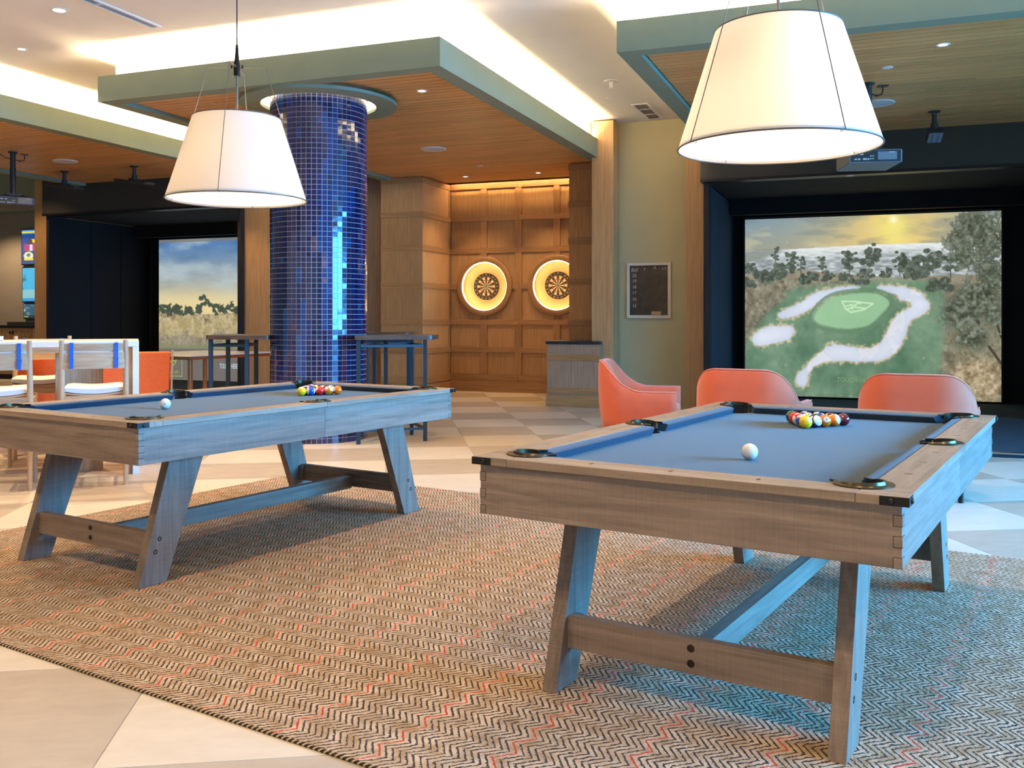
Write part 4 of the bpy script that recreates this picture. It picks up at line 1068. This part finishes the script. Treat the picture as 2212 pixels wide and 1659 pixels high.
def grille(label, x0, x1, y0, y1, nslat, along):
    t = thing('air_grille', label, 'vent', ((x0 + x1) / 2, (y0 + y1) / 2, HC), 0, 'white linear air grilles')
    w, l = (x1 - x0) / 2, (y1 - y0) / 2; f = .025
    box('frame', -w, w, -l, -l + f, -.012, 0, M_white, t); box('frame', -w, w, l - f, l, -.012, 0, M_white, t)
    box('frame', -w, -w + f, -l + f, l - f, -.012, 0, M_white, t); box('frame', w - f, w, -l + f, l - f, -.012, 0, M_white, t)
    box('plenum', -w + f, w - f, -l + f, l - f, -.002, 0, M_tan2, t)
    for k in range(nslat):
        x = -w + f + (2 * w - 2 * f) * (k + .5) / nslat
        MB().box(-.006, .006, -l + f, l - f, -.0012, .0012, Matrix.Translation((x, 0, -.007)) @ Matrix.Rotation(R(35), 4, 'Y')).build('slat', M_spk, t)
    for k in range(1, 3): box('divider', -w + f, w - f, -l + 2 * l * k / 3 - .008, -l + 2 * l * k / 3 + .008, -.0125, -.001, M_white, t)
grille('long narrow slot grille in the white ceiling above the marble table', -6.325, -6.195, 4.9, 7.03, 4, 'y')
grille('short white air grille in the ceiling before the sage wall', -2.87, -2.66, 11.75, 12.70, 6, 'y')
# ================================================================== PROJECTORS AND SENSORS
def projector(label, x, y, rz, mat, zb, dz=3.472):
    t = thing('projector', label, 'projector', (x, y, dz), rz, 'ceiling mounted projectors')
    h = dz - zb - .13
    MB().tube([(0, 0, 0), (0, 0, -h + .05)], .034, 16).build('pole', M_projdark, t, smooth=True)
    MB().lathe([(0, 0), (.06, 0), (.06, -.015), (.036, -.02), (0, -.02)], 20).build('ceiling_flange', M_projdark, t, smooth=True)
    MB().tube([(0, 0, -h * .35), (0, 0, -h * .7)], .038, 16).build('sleeve', M_projdark, t, smooth=True)
    box('mount_plate', -.10, .10, -.10, .10, -h + .022, -h + .05, M_projdark, t, .004)
    for sx, sy in ((1, 1), (1, -1), (-1, 1), (-1, -1)):
        MB().tube([(.08 * sx, .08 * sy, -h + .03), (.16 * sx, .17 * sy, -h + .005)], .009, 8).build('mount_arm', M_projdark, t)
    b = MB().box(-.24, .24, -.27, .27, -h - .125, -h).build('body', mat, t, bevel=.012)
    box('rear_panel', -.225, .225, -.2715, -.268, -h - .118, -h - .012, M_projdark, b)
    box('rating_label', .02, .19, -.2725, -.2714, -h - .10, -h - .025, M_label, b)
    for k, (px, pz, w, hh) in enumerate([(-.19, -.10, .022, .013), (-.16, -.10, .022, .013), (-.115, -.10, .035, .015), (-.075, -.10, .018, .013), (-.05, -.095, .012, .010), (-.03, -.095, .012, .01), (-.05, -.07, .012, .01), (-.03, -.07, .012, .01), (-.19, -.055, .03, .012), (-.14, -.055, .03, .012), (.12, -.035, .05, .008)]):
        box('port', px, px + w, -.274, -.2713, -h + pz, -h + pz + hh, M_port, b)
    for k in range(7): box('side_vent', .2395, .2415, -.2 + k * .05, -.175 + k * .05, -h - .10, -h - .03, M_projdark, b)
    ln = MB().lathe([(0, 0), (.045, 0), (.05, .03), (.038, .035), (.034, .02), (0, .02)], 24).build('lens', M_blackm, b, smooth=True); ln.matrix_local = Matrix.Translation((-.12, .268, -h - .06)) @ Matrix.Rotation(R(-90), 4, 'X')
    pw = box('socket_plate', .12, .21, .08, .16, -.008, 0, M_projdark, t)
    MB().tube([(.165, .12, -.008), (.165, .12, -.05), (.155, .115, -.085), (.10, .09, -.10), (.03, .02, -.10)], .006, 8).build('power_cord', M_cable, t, smooth=True)
    MB().tube([(-.03, -.01, -.10), (-.10, -.04, -.09), (-.17, -.08, -.05), (-.2, -.1, -.0)], .005, 8).build('signal_cord', M_cable, t, smooth=True)
    box('cord_plug', .085, .115, .08, .10, -.108, -.092, M_cable, t)
    return t
projector('grey projector on a ceiling pole in the bay of the coastal green', -.03, 9.63, R(14), M_projgrey, 2.665)
projector('black projector on a ceiling pole in the bay of the dunes screen', -10.89, 9.48, R(58), M_projdark, 2.72)
def sensor(label, x, y, wing, rz=0):
    t = thing('ceiling_sensor', label, 'sensor', (x, y, 3.472), rz, 'dark sensors on short ceiling stems')
    MB().lathe([(0, 0), (.065, 0), (.065, -.012), (.03, -.022), (.024, -.04), (0, -.04)], 20).build('flange', M_projdark, t, smooth=True)
    MB().tube([(0, 0, -.03), (0, 0, -.15)], .026, 14).build('stem', M_projdark, t, smooth=True)
    MB().lathe([(0, -.13), (.035, -.13), (.04, -.16), (.036, -.20), (0, -.20)], 16).build('knuckle', M_projdark, t, smooth=True)
    if wing:
        M = Matrix.Translation((0, 0, -.235)) @ Matrix.Rotation(wing, 4, 'Y')
        MB().box(-.36, .36, -.09, .09, -.02, .02, M).build('sensor_bar', M_projdark, t, bevel=.008)
        MB().box(-.06, .06, -.06, .06, .02, .05, M).build('bracket', M_projdark, t)
    else:
        M = Matrix.Translation((0, -.02, -.27)) @ Matrix.Rotation(R(-35), 4, 'X')
        hd = MB().box(-.075, .075, -.075, .075, -.03, .045, M).build('head', M_projdark, t, bevel=.008)
        MB().box(-.07, .07, -.07, .07, -.034, -.0302, M).build('faceplate', M_projgrey, hd)
        for i in range(2):
            for j in range(5): MB().box(-.035 + i * .06 - .012, -.035 + i * .06 + .016, -.05 + j * .025, -.042 + j * .025, -.0350, -.0341, M).build('vent_slot', M_projdark, hd)
sensor('dark ceiling sensor with a perforated face beside the grey projector', .637, 11.2, 0, R(10))
sensor('dark ceiling sensor with a long tilted bar above the middle of the dunes screen', -10.222, 11.008, R(8), R(-10))
sensor('dark ceiling sensor with a long tilted bar near the narrow oak pilaster', -11.585, 11.012, R(8), R(-10))
# ================================================================== PAINTED PICTURES ON THE SCREENS
def vn(h, w, cell, seed, octv=4, ax=1.0):
    r = np.random.RandomState(seed); out = np.zeros((h, w)); amp = 1; tot = 0
    for o_ in range(octv):
        gy = max(2, int(h / cell) + 2); gx = max(2, int(w / (cell * ax)) + 2)
        gr = r.rand(gy + 1, gx + 1); yy = np.linspace(0, gy - 1.001, h); xx = np.linspace(0, gx - 1.001, w)
        y0 = yy.astype(int); x0 = xx.astype(int); fy = (yy - y0)[:, None]; fx = (xx - x0)[None, :]
        fy = fy * fy * (3 - 2 * fy); fx = fx * fx * (3 - 2 * fx)
        v = gr[y0][:, x0] * (1 - fy) * (1 - fx) + gr[y0 + 1][:, x0] * fy * (1 - fx) + gr[y0][:, x0 + 1] * (1 - fy) * fx + gr[y0 + 1][:, x0 + 1] * fy * fx
        out += v * amp; tot += amp; amp *= .55; cell = max(cell / 2, 1)
    return out / tot
def inpoly(X, Y, poly):
    ins = np.zeros(X.shape, bool); n = len(poly); j = n - 1
    for i in range(n):
        xi, yi = poly[i]; xj, yj = poly[j]
        c = ((yi > Y) != (yj > Y)) & (X < (xj - xi) * (Y - yi) / (yj - yi + 1e-9) + xi)
        ins ^= c; j = i
    return ins
def smooth_poly(poly, it=2):
    p = [np.array(q, float) for q in poly]
    for _ in range(it):
        q = []
        for i in range(len(p)):
            a, b = p[i], p[(i + 1) % len(p)]; q += [a * .75 + b * .25, a * .25 + b * .75]
        p = q
    return [tuple(v) for v in p]
def blur(m, k):
    m = m.astype(float)
    for ax in (0, 1):
        for _ in range(2):
            c = np.cumsum(np.concatenate([np.repeat(m.take([0], ax), k + 1, ax), m, np.repeat(m.take([-1], ax), k, ax)], ax), ax)
            m = (c.take(range(2 * k + 1, c.shape[ax]), ax) - c.take(range(0, c.shape[ax] - 2 * k - 1), ax)) / (2 * k + 1)
    return m
def mixc(img, col, a):
    a = np.clip(a, 0, 1)[..., None]; return img * (1 - a) + np.array(col, float) * a
def screen(name, label, x0, x1, y, z0, z1, img, mat, parent=None):
    h, w = img.shape[:2]
    xs = np.linspace(x0, x1, w); zs = np.linspace(z1, z0, h)
    V = np.zeros((h, w, 3)); V[..., 0] = xs[None]; V[..., 1] = y; V[..., 2] = zs[:, None]
    idx = np.arange(h * w).reshape(h, w)
    F = np.stack([idx[:-1, :-1], idx[1:, :-1], idx[1:, 1:], idx[:-1, 1:]], -1).reshape(-1, 4)
    me = bpy.data.meshes.new(name); me.vertices.add(h * w); me.vertices.foreach_set('co', V.ravel())
    me.loops.add(F.size); me.loops.foreach_set('vertex_index', F.ravel().astype(np.int32)); me.polygons.add(len(F)); me.polygons.foreach_set('loop_start', np.arange(0, F.size, 4, dtype=np.int32))
    me.update(calc_edges=True); me.validate()
    c = np.clip(img, 0, 255) / 255.0; lin = np.where(c <= .04045, c / 12.92, ((c + .055) / 1.055) ** 2.4)
    at = me.color_attributes.new('Col', 'FLOAT_COLOR', 'POINT')
    rgba = np.ones((h * w, 4), np.float32); rgba[:, :3] = lin.reshape(-1, 3); at.data.foreach_set('color', rgba.ravel())
    me.materials.append(mat); return link(name, me, parent)
M_pic = picture('projected_picture', 1.0)
# ---- coastal golf green; drawing units 0..1838 across, 0..1300 down
h, w = 330, 466
Xp, Yp = np.meshgrid(np.linspace(0, 1838, w), np.linspace(0, 1300, h))
n1 = vn(h, w, 60, 1, 5); n2 = vn(h, w, 12, 2, 3); n3 = vn(h, w, 5, 3, 2); n4 = vn(h, w, 30, 4, 4, 3.0); n5 = vn(h, w, 3, 9, 2, 4.0)
img = np.zeros((h, w, 3))
t_ = np.clip(Yp / 250, 0, 1)
sky = np.array([118, 142, 158]) * (1 - t_[..., None]) + np.array([150, 150, 132]) * t_[..., None]
g_ = np.exp(-((Xp - 1105) / 520) ** 2); sky = sky * (1 - g_[..., None] * .95) + np.array([232, 196, 112]) * g_[..., None] * .95
g_ = np.exp(-((Xp - 1110) / 130) ** 2 - ((Yp - 90) / 170) ** 2); sky = mixc(sky, (236, 224, 116), g_ * .9)
sky = mixc(sky, (104, 118, 122), np.clip((n4 - .54) * 3, 0, .4) * (1 - g_)); sky = mixc(sky, (222, 205, 160), np.clip((.42 - n4) * 3, 0, .35))
sky = mixc(sky, (255, 248, 210), np.exp(-((Xp - 1105) / 26) ** 2 - ((Yp - 35) / 26) ** 2) * .9)
img = sky
hz = 232 - 26 * np.clip((Xp - 200) / 800, 0, 1)
sea = np.array([158, 166, 168])[None, None] + (n5[..., None] - .5) * 130; sea = mixc(sea, (232, 236, 234), np.clip(1 - (Yp - hz) / 90, 0, .8) * np.clip(.35 + Xp / 700, 0, 1))
m_ = (Yp > hz); img = np.where(m_[..., None], sea, img)
img = mixc(img, (120, 128, 118), blur(inpoly(Xp, Yp, [(0, 235), (180, 222), (300, 240), (240, 262), (90, 300), (0, 330)]), 2) * .8)
land_top = 380 + 50 * np.sin(Xp / 260) * 0 + 60 * np.clip((Xp - 400) / 700, 0, 1) + 20 * (n1 - .5)
land = np.array([122, 116, 96])[None, None] + (n2[..., None] - .5) * 90 + (n3[..., None] - .5) * 50
img = np.where((Yp > land_top)[..., None], land, img)
img = mixc(img, (150, 142, 118), ((Yp > land_top) & (Yp < land_top + 60)) * .6)
# grass
fair = smooth_poly([(330, 520), (480, 500), (760, 480), (1100, 455), (1370, 470), (1440, 520), (1480, 700), (1460, 900), (1420, 1100), (1440, 1300), (0, 1300), (0, 900), (90, 800), (160, 700), (310, 600)])
fm_ = blur(inpoly(Xp, Yp, fair), 4); grass = np.array([92, 126, 98])[None, None] + (n1[..., None] - .5) * np.array([80, 66, 66]) + (n2[..., None] - .5) * 26
img = img * (1 - fm_[..., None]) + grass * fm_[..., None]
tan = np.array([172, 158, 118])[None, None] + (n3[..., None] - .5) * 120
def bunker(poly):
    global img
    p = inpoly(Xp + (n2 - .5) * 30, Yp + (n3 - .5) * 16, smooth_poly(poly, 1)); p = (blur(p, 3) + (n3 - .5) * .12) > .33; fringe = (blur(p, 5) + (n3 - .5) * .5) > .22
    f = blur(fringe, 1); img = img * (1 - f[..., None] * .85) + tan * f[..., None] * .85
    b = blur(p, 1); sand = np.array([216, 219, 230])[None, None] + (n1[..., None] - .5) * 40
    sh = np.clip(blur(p, 10) - .2, 0, 1); sand = mixc(sand, (150, 172, 205), (1 - sh) * .55 * (n1 > .42))
    img = img * (1 - b[..., None]) + sand * b[..., None]
bunker([(235, 720), (300, 680), (430, 620), (520, 560), (640, 520), (860, 500), (890, 520), (700, 545), (620, 590), (540, 640), (480, 670), (420, 700), (300, 735)])
bunker([(950, 515), (1060, 500), (1190, 520), (1310, 560), (1360, 640), (1330, 700), (1220, 740), (1190, 830), (1150, 930), (1060, 1020), (900, 1040), (700, 1030), (560, 1050), (480, 1130), (470, 1220), (420, 1230), (380, 1180), (470, 1090), (560, 1000), (640, 920), (760, 930), (930, 960), (1030, 900), (1070, 800), (1140, 690), (1240, 660), (1230, 610), (1110, 590), (1180, 570), (1060, 540)])
bunker([(60, 860), (150, 800), (300, 790), (390, 800), (350, 880), (240, 910), (110, 935), (60, 920)])
gp = smooth_poly([(500, 720), (560, 640), (650, 570), (800, 545), (960, 540), (1050, 560), (1110, 620), (1060, 680), (960, 780), (880, 810), (760, 820), (620, 800), (520, 770)])
gm = inpoly(Xp, Yp, gp); ring = np.clip(blur(gm, 6), 0, 1); img = mixc(img, (88, 124, 92), (ring > .12) * .75 * (1 - gm * 1.0))
gcol = np.array([140, 184, 140])[None, None] + (n1[..., None] - .5) * 22; gs = blur(inpoly(Xp, Yp, [((x - 800) * .93 + 800, (y - 680) * .93 + 680) for x, y in gp]), 1); img = img * (1 - gs[..., None]) + gcol * gs[..., None]
def stroke(pts, wd, col, a=1.0):
    global img
    d = np.full(Xp.shape, 1e9)
    for (xa, ya), (xb, yb) in zip(pts[:-1], pts[1:]):
        vx, vy = xb - xa, yb - ya; tt = np.clip(((Xp - xa) * vx + (Yp - ya) * vy) / (vx * vx + vy * vy + 1e-9), 0, 1)
        d = np.minimum(d, np.hypot(Xp - xa - tt * vx, Yp - ya - tt * vy))
    img = mixc(img, col, np.clip((wd - d) / 3 + .5, 0, 1) * a)
# shield emblem on the green
LC = (196, 232, 186)
stroke([(735, 610), (830, 612), (960, 628), (900, 668), (800, 690), (760, 662), (735, 610)], 5, LC, .9)
stroke([(765, 645), (800, 636), (830, 640), (845, 624), (870, 626)], 5, LC, .85); stroke([(775, 665), (830, 650), (860, 656), (900, 660)], 5, LC, .85); stroke([(800, 636), (812, 672)], 4, LC, .8)
def tree(x, yb, ht_, wd_, seed, trunk=True):
    global img
    r = np.random.RandomState(seed); m = np.zeros(Xp.shape)
    if trunk: stroke([(x, yb), (x + r.randint(-6, 6), yb - ht_ * .7)], 3, (52, 50, 44))
    for k in range(18):
        cx_ = x + r.uniform(-.5, .5) * wd_; cy_ = yb - ht_ * r.uniform(.3, 1); rr = wd_ * r.uniform(.13, .28)
        m = np.maximum(m, np.clip((1.15 - np.hypot((Xp - cx_) / rr, (Yp - cy_) / (rr * .75))) * 2.2, 0, 1))
    m = (m + (n3 - .5) * 1.8 + (n2 - .5) * .8) * (m > .08); leaf = np.array([70, 80, 68])[None, None] + (n3[..., None] - .5) * 90
    m = np.clip(m * 1.6, 0, 1); img = img * (1 - m[..., None]) + leaf * m[..., None]
for k, (x, yb, ht_, wd_) in enumerate([(235, 340, 130, 50), (350, 400, 150, 70), (430, 420, 140, 60), (590, 410, 120, 55), (790, 420, 160, 100), (930, 430, 230, 130), (1150, 430, 170, 75), (1205, 440, 120, 100), (1290, 430, 130, 100), (1380, 420, 160, 110), (1500, 450, 150, 90)]): tree(x, yb, ht_, wd_, 20 + k)
for k, (x, yb, ht_, wd_) in enumerate([(40, 420, 90, 80), (150, 500, 120, 130), (300, 470, 130, 130), (480, 510, 110, 130), (640, 480, 80, 90), (760, 480, 70, 80), (860, 500, 80, 110), (920, 480, 90, 90), (1050, 460, 80, 70), (1210, 470, 70, 60), (1300, 470, 90, 120), (1430, 570, 100, 150), (1240, 460, 60, 60), (30, 520, 80, 90)]): tree(x, yb, ht_, wd_, 60 + k, False)
sandr = blur(inpoly(Xp, Yp, smooth_poly([(1500, 1080), (1620, 1010), (1838, 1000), (1838, 1300), (1560, 1300), (1500, 1180)])), 6); scol = np.array([168, 148, 114])[None, None] + (n3[..., None] - .5) * 110 + (n2[..., None] - .5) * 80
sandr = sandr * .85; img = img * (1 - sandr[..., None]) + scol * sandr[..., None]
dune = blur(inpoly(Xp, Yp, smooth_poly([(1450, 760), (1600, 700), (1838, 700), (1838, 1010), (1640, 1020), (1500, 1000)])), 6) * .7; dcol = np.array([128, 124, 98])[None, None] + (n3[..., None] - .5) * 90; img = img * (1 - dune[..., None]) + dcol * dune[..., None]
stroke([(1838, 1040), (1740, 900), (1690, 760), (1640, 690)], 9, (58, 52, 46)); stroke([(1838, 860), (1800, 740), (1760, 560)], 8, (58, 52, 46)); stroke([(1690, 770), (1560, 690), (1470, 680)], 5, (70, 62, 52))
def crown(cx_, cy_, rx, ry, dens=.9):
    global img
    m = np.clip((1.22 - np.hypot((Xp - cx_) / rx, (Yp - cy_) / ry) + (n1 - .5) * 1.1 + (n3 - .5) * 1.5 + (n2 - .5) * .8) * 3, 0, 1)
    leaf = np.array([78, 86, 70])[None, None] + (n3[..., None] - .5) * 120 + (n2[..., None] - .5) * 60
    m = np.clip(m, 0, .95); img = img * (1 - m[..., None]) + leaf * m[..., None]
for c in [(1660, 80, 170, 90), (1780, 200, 150, 160), (1570, 190, 120, 90), (1740, 380, 150, 160), (1600, 330, 100, 90), (1700, 590, 190, 160), (1790, 480, 90, 120), (1560, 700, 110, 110), (1640, 860, 120, 90), (1790, 700, 80, 110)]: crown(*c)
img = mixc(img, (205, 205, 195), np.full(img.shape[:2], .08))
IMG_R = img
sr = thing('projection_screen', 'large projected coastal golf green with bunkers and a setting sun', 'screen', (-.0575, 14.50, 0), 0, 'golf bay projection screens')
o = screen('projected_picture', '', -1.7275, 1.7275, 0, .058, 2.70, IMG_R, M_pic, sr)
box('screen_cloth', -1.75, 1.75, .004, .03, .045, 2.73, M_glassw, sr)
lt_ = link('lettering', text_mesh('TOUCH HERE', .10, emis('faint_lettering', srgb(128, 158, 112), .8), 'lettering'), sr); lt_.location = (-.17, -.003, .315); lt_.rotation_euler = (R(90), 0, 0); lt_.scale = (.8, 1, 1)
# ---- grass dunes
h, w = 250, 330
Xp, Yp = np.meshgrid(np.linspace(0, 3.5, w), np.linspace(2.72, .03, h))   # Yp = height in metres
n1 = vn(h, w, 60, 31, 5); n2 = vn(h, w, 12, 32, 3); n3 = vn(h, w, 4, 33, 2); n4 = vn(h, w, 34, 34, 5, 3.2)
t_ = np.clip((Yp - 1.4) / 1.2, 0, 1)[..., None]
img = np.array([214, 196, 150]) * (1 - t_) + np.array([84, 124, 172]) * t_
img = mixc(img, (176, 190, 196), np.clip((n4 - .46) * 3.5, 0, .75) * np.clip((Yp - 1.35) / .5, 0, 1)); img = mixc(img, (70, 104, 140), np.clip((.42 - n4) * 3, 0, .45) * np.clip((Yp - 1.6) / .5, 0, 1))
img = mixc(img, (232, 210, 150), np.exp(-((Yp - 1.5) / .22) ** 2) * .6)
img = mixc(img, (120, 116, 112), (Yp > 2.66) * .8)
gr_ = np.array([166, 150, 116])[None, None] + (n3[..., None] - .5) * 100 + (n2[..., None] - .5) * 60
low = np.array([150, 140, 118])[None, None] + (n3[..., None] - .5) * 50 + (n1[..., None] - .5) * 60
ed = 1.30 + .05 * (n1 - .5)
img = np.where((Yp < ed)[..., None], gr_, img); img = np.where((Yp < .98 + .12 * (n1 - .5))[..., None], low, img)
for k in range(90):
    r = np.random.RandomState(200 + k); cx_ = r.uniform(0, 3.5); zb_ = r.uniform(.82, 1.1); hh = r.uniform(.1, .22); ww = r.uniform(.03, .09)
    m = np.clip((1 - np.abs(Xp - cx_) / ww) * 2, 0, 1) * (Yp > zb_) * (Yp < zb_ + hh * (.6 + .8 * n3)); v_ = r.randint(-14, 26); img = mixc(img, (172 + v_, 156 + v_, 112 + v_), m * .7 * (.4 + n3))
img = mixc(img, (124, 132, 98), np.exp(-((Yp - .66) / .05) ** 2) * .8)
for k, (x, b, ht_, wd_) in enumerate([(.12, 1.28, .22, .3), (.35, 1.26, .16, .3), (.62, 1.26, .16, .3), (.88, 1.25, .22, .28), (1.02, 1.3, .34, .2), (1.22, 1.28, .30, .2), (1.42, 1.26, .18, .25), (1.62, 1.28, .28, .2), (1.8, 1.26, .2, .25), (2.2, 1.27, .3, .3), (2.6, 1.27, .2, .3), (3.0, 1.27, .3, .3)]):
    r = np.random.RandomState(300 + k)
    for q in range(7):
        cx_ = x + r.uniform(-.5, .5) * wd_; cz_ = b + ht_ * r.uniform(.2, 1); rr = wd_ * r.uniform(.2, .36)
        m = np.clip((1.0 - np.hypot((Xp - cx_) / rr, (Yp - cz_) / (rr * .7)) + (n3 - .5) * 1.4) * 3, 0, 1); img = mixc(img, (68, 78, 66), m * .95)
img = mixc(img, (110, 104, 100), (Yp < .63) * 1.0)
sl = thing('projection_screen', 'projected dunes with grass tufts and a cloudy sky above a grey footer', 'screen', (-11.11, 14.50, 0), 0, 'golf bay projection screens')
screen('projected_picture', '', -1.75, 1.75, 0, .03, 2.72, img, M_pic, sl)
box('screen_cloth', -1.77, 1.77, .004, .03, .02, 2.74, M_glassw, sl)
def scr_text(s, x, z, size, mat, sx=1.0):
    q = link('lettering', text_mesh(s, size, mat, 'lettering'), sl); q.location = (x + 11.11, -.003, z); q.rotation_euler = (R(90), 0, 0); q.scale = (sx, 1, 1)
scr_text('TOUCH HERE', -11.225, .308, .135, M_txt, .50)
scr_text('Bay 101', -12.50, .178, .075, M_yg, .95)
scr_text('Don\u2019t touch', -12.15, 2.42, .12, emis('ghost_lettering', srgb(140, 162, 182), .8)) if False else None
def ribbon(pts, wd, nm, mat, parent, y=-.003):
    mb = MB()
    for (xa, za), (xb, zb_) in zip(pts[:-1], pts[1:]):
        d = Vector((xb - xa, zb_ - za)).normalized(); nrm = Vector((-d.y, d.x)) * wd / 2; e = d * wd / 2
        mb.add([(xa - e.x + nrm.x, y, za - e.y + nrm.y), (xb + e.x + nrm.x, y, zb_ + e.y + nrm.y), (xb + e.x - nrm.x, y, zb_ + e.y - nrm.y), (xa - e.x - nrm.x, y, za - e.y - nrm.y)], [(0, 1, 2, 3)])
    return mb.build(nm, mat, parent)
ex = 11.11
ribbon([(-12.72 + ex, .10), (-12.31 + ex, .10), (-12.31 + ex, .50), (-12.72 + ex, .50), (-12.72 + ex, .10)], .010, 'badge_frame', M_yg, sl)
ribbon([(-12.60 + ex, .485), (-12.43 + ex, .485), (-12.435 + ex, .42), (-12.46 + ex, .36), (-12.515 + ex, .305), (-12.57 + ex, .36), (-12.595 + ex, .42), (-12.60 + ex, .485)], .012, 'shield_emblem', M_yg, sl)
ribbon([(-12.585 + ex, .415), (-12.52 + ex, .43), (-12.445 + ex, .415)], .016, 'shield_emblem', M_yg, sl)
ribbon([(-12.565 + ex, .385), (-12.50 + ex, .40), (-12.47 + ex, .385)], .014, 'shield_emblem', M_yg, sl)
ribbon([(-12.52 + ex, .43), (-12.515 + ex, .465), (-12.49 + ex, .455)], .010, 'shield_emblem', M_yg, sl)
# ================================================================== TELEVISIONS AND COUNTER, FAR LEFT
def tv(label, x, z, wx, hz_, painter):
    t = thing('television', label, 'television', (x, 14.60, z), 0, 'televisions stacked beside the narrow pilaster')
    hh, ww = 60, 50
    a, b = np.meshgrid(np.linspace(0, 1, ww), np.linspace(0, 1, hh)); im = painter(a, b)
    box('casing', -wx, wx, -.03, .015, -hz_, hz_, M_blackm, t, .004)
    screen('display', '', -wx + .015, wx - .015, -.0315, -hz_ + .02, hz_ - .02, im, M_pic, t)
def p1(a, b):
    im = np.zeros(a.shape + (3,)) + np.array([24, 70, 130]); im = mixc(im, (60, 130, 190), (b < .12) * 1.0); im = mixc(im, (225, 205, 80), ((b > .05) & (b < .085) & (a < .45)) * 1.0)
    im = mixc(im, (40, 70, 150), ((b > .24) & (b < .62)) * 1.0); im = mixc(im, (240, 210, 30), ((b > .28) & (b < .38) & (a > .3) & (a < .75)) * 1.0)
    im = mixc(im, (176, 60, 110), ((b > .42) & (b < .62) & (np.abs(a - .27) < .2)) * 1.0); im = mixc(im, (90, 60, 50), (np.hypot((a - .25) / .07, (b - .36) / .07) < 1) * 1.0); im = mixc(im, (220, 215, 235), ((b > .44) & (b < .62) & (np.abs(a - .27) < .04)) * 1.0)
    im = mixc(im, (235, 225, 170), (np.hypot((a - .2) / .14, (b - .76) / .12) < 1) * 1.0); im = mixc(im, (70, 120, 150), (np.hypot((a - .2) / .06, (b - .74) / .05) < 1) * 1.0); im = mixc(im, (240, 215, 60), ((b > .83) & (b < .89) & (np.abs(a - .2) < .13)) * 1.0)
    return im
def p2(a, b):
    nn = vn(60, 50, 12, 5, 3); im = np.zeros(a.shape + (3,)) + np.array([60, 175, 215]); im = mixc(im, (40, 120, 130), np.clip((nn - .5) * 4, 0, 1) * (b > .2) * (b < .65)); im = mixc(im, (150, 190, 190), (b > .66) * .8); im = mixc(im, (40, 150, 205), (b > .9) * 1.0); return im
def p3(a, b):
    nn = vn(60, 50, 8, 6, 3); im = np.zeros(a.shape + (3,)) + np.array([44, 84, 104]); im = mixc(im, (150, 170, 175), np.clip((nn - .55) * 5, 0, 1)); im = mixc(im, (28, 46, 56), (b > .78) * 1.0); im = mixc(im, (150, 190, 70), ((b > .85) & (b < .92) & (a < .15)) * 1.0); return im
tv('topmost of three stacked televisions showing a studio programme', -16.02, 2.683, .48, .375, p1)
tv('middle of three stacked televisions showing a pale blue scene', -16.0, 1.904, .48, .365, p2)
tv('lowest and smallest of three stacked screens above the back counter', -16.02, 1.355, .42, .165, p3)
kc = thing('back_counter', 'long oak fronted counter with a dark top under the stacked televisions', 'counter', (-16.6, 14.25, FZ))
box('carcass', -2.2, 2.2, -.28, .35, .10, 1.03, M_chairwood, kc)
box('worktop', -2.22, 2.22, -.32, .36, 1.03, 1.075, M_blackm, kc, .003)
box('plinth', -2.2, 2.2, -.24, .35, 0, .099, M_blackm, kc)
for k in range(8):
    d = box('door', -2.19 + k * .548, -2.19 + k * .548 + .54, -.30, -.281, .12, 1.02, M_pil, kc, .003)
    for j in range(12): box('reed', -2.17 + k * .548 + j * .0415, -2.17 + k * .548 + j * .0415 + .03, -.306, -.3005, .14, .93, M_pil, d)
    hx_ = -2.19 + k * .548 + (.50 if k % 2 == 0 else .03)
    box('handle', hx_, hx_ + .022, -.325, -.3065, .90, .96, M_blackm, d)
st_ = thing('soundbar_base', 'low black stand on the back counter under the lowest screen', 'stand', (-16.05, 14.33, 1.075 + FZ))
box('body', -.47, .47, -.09, .09, 0, .07, M_projdark, st_, .006)
box('foot', -.30, .30, -.10, .10, 0, .012, M_projdark, st_)
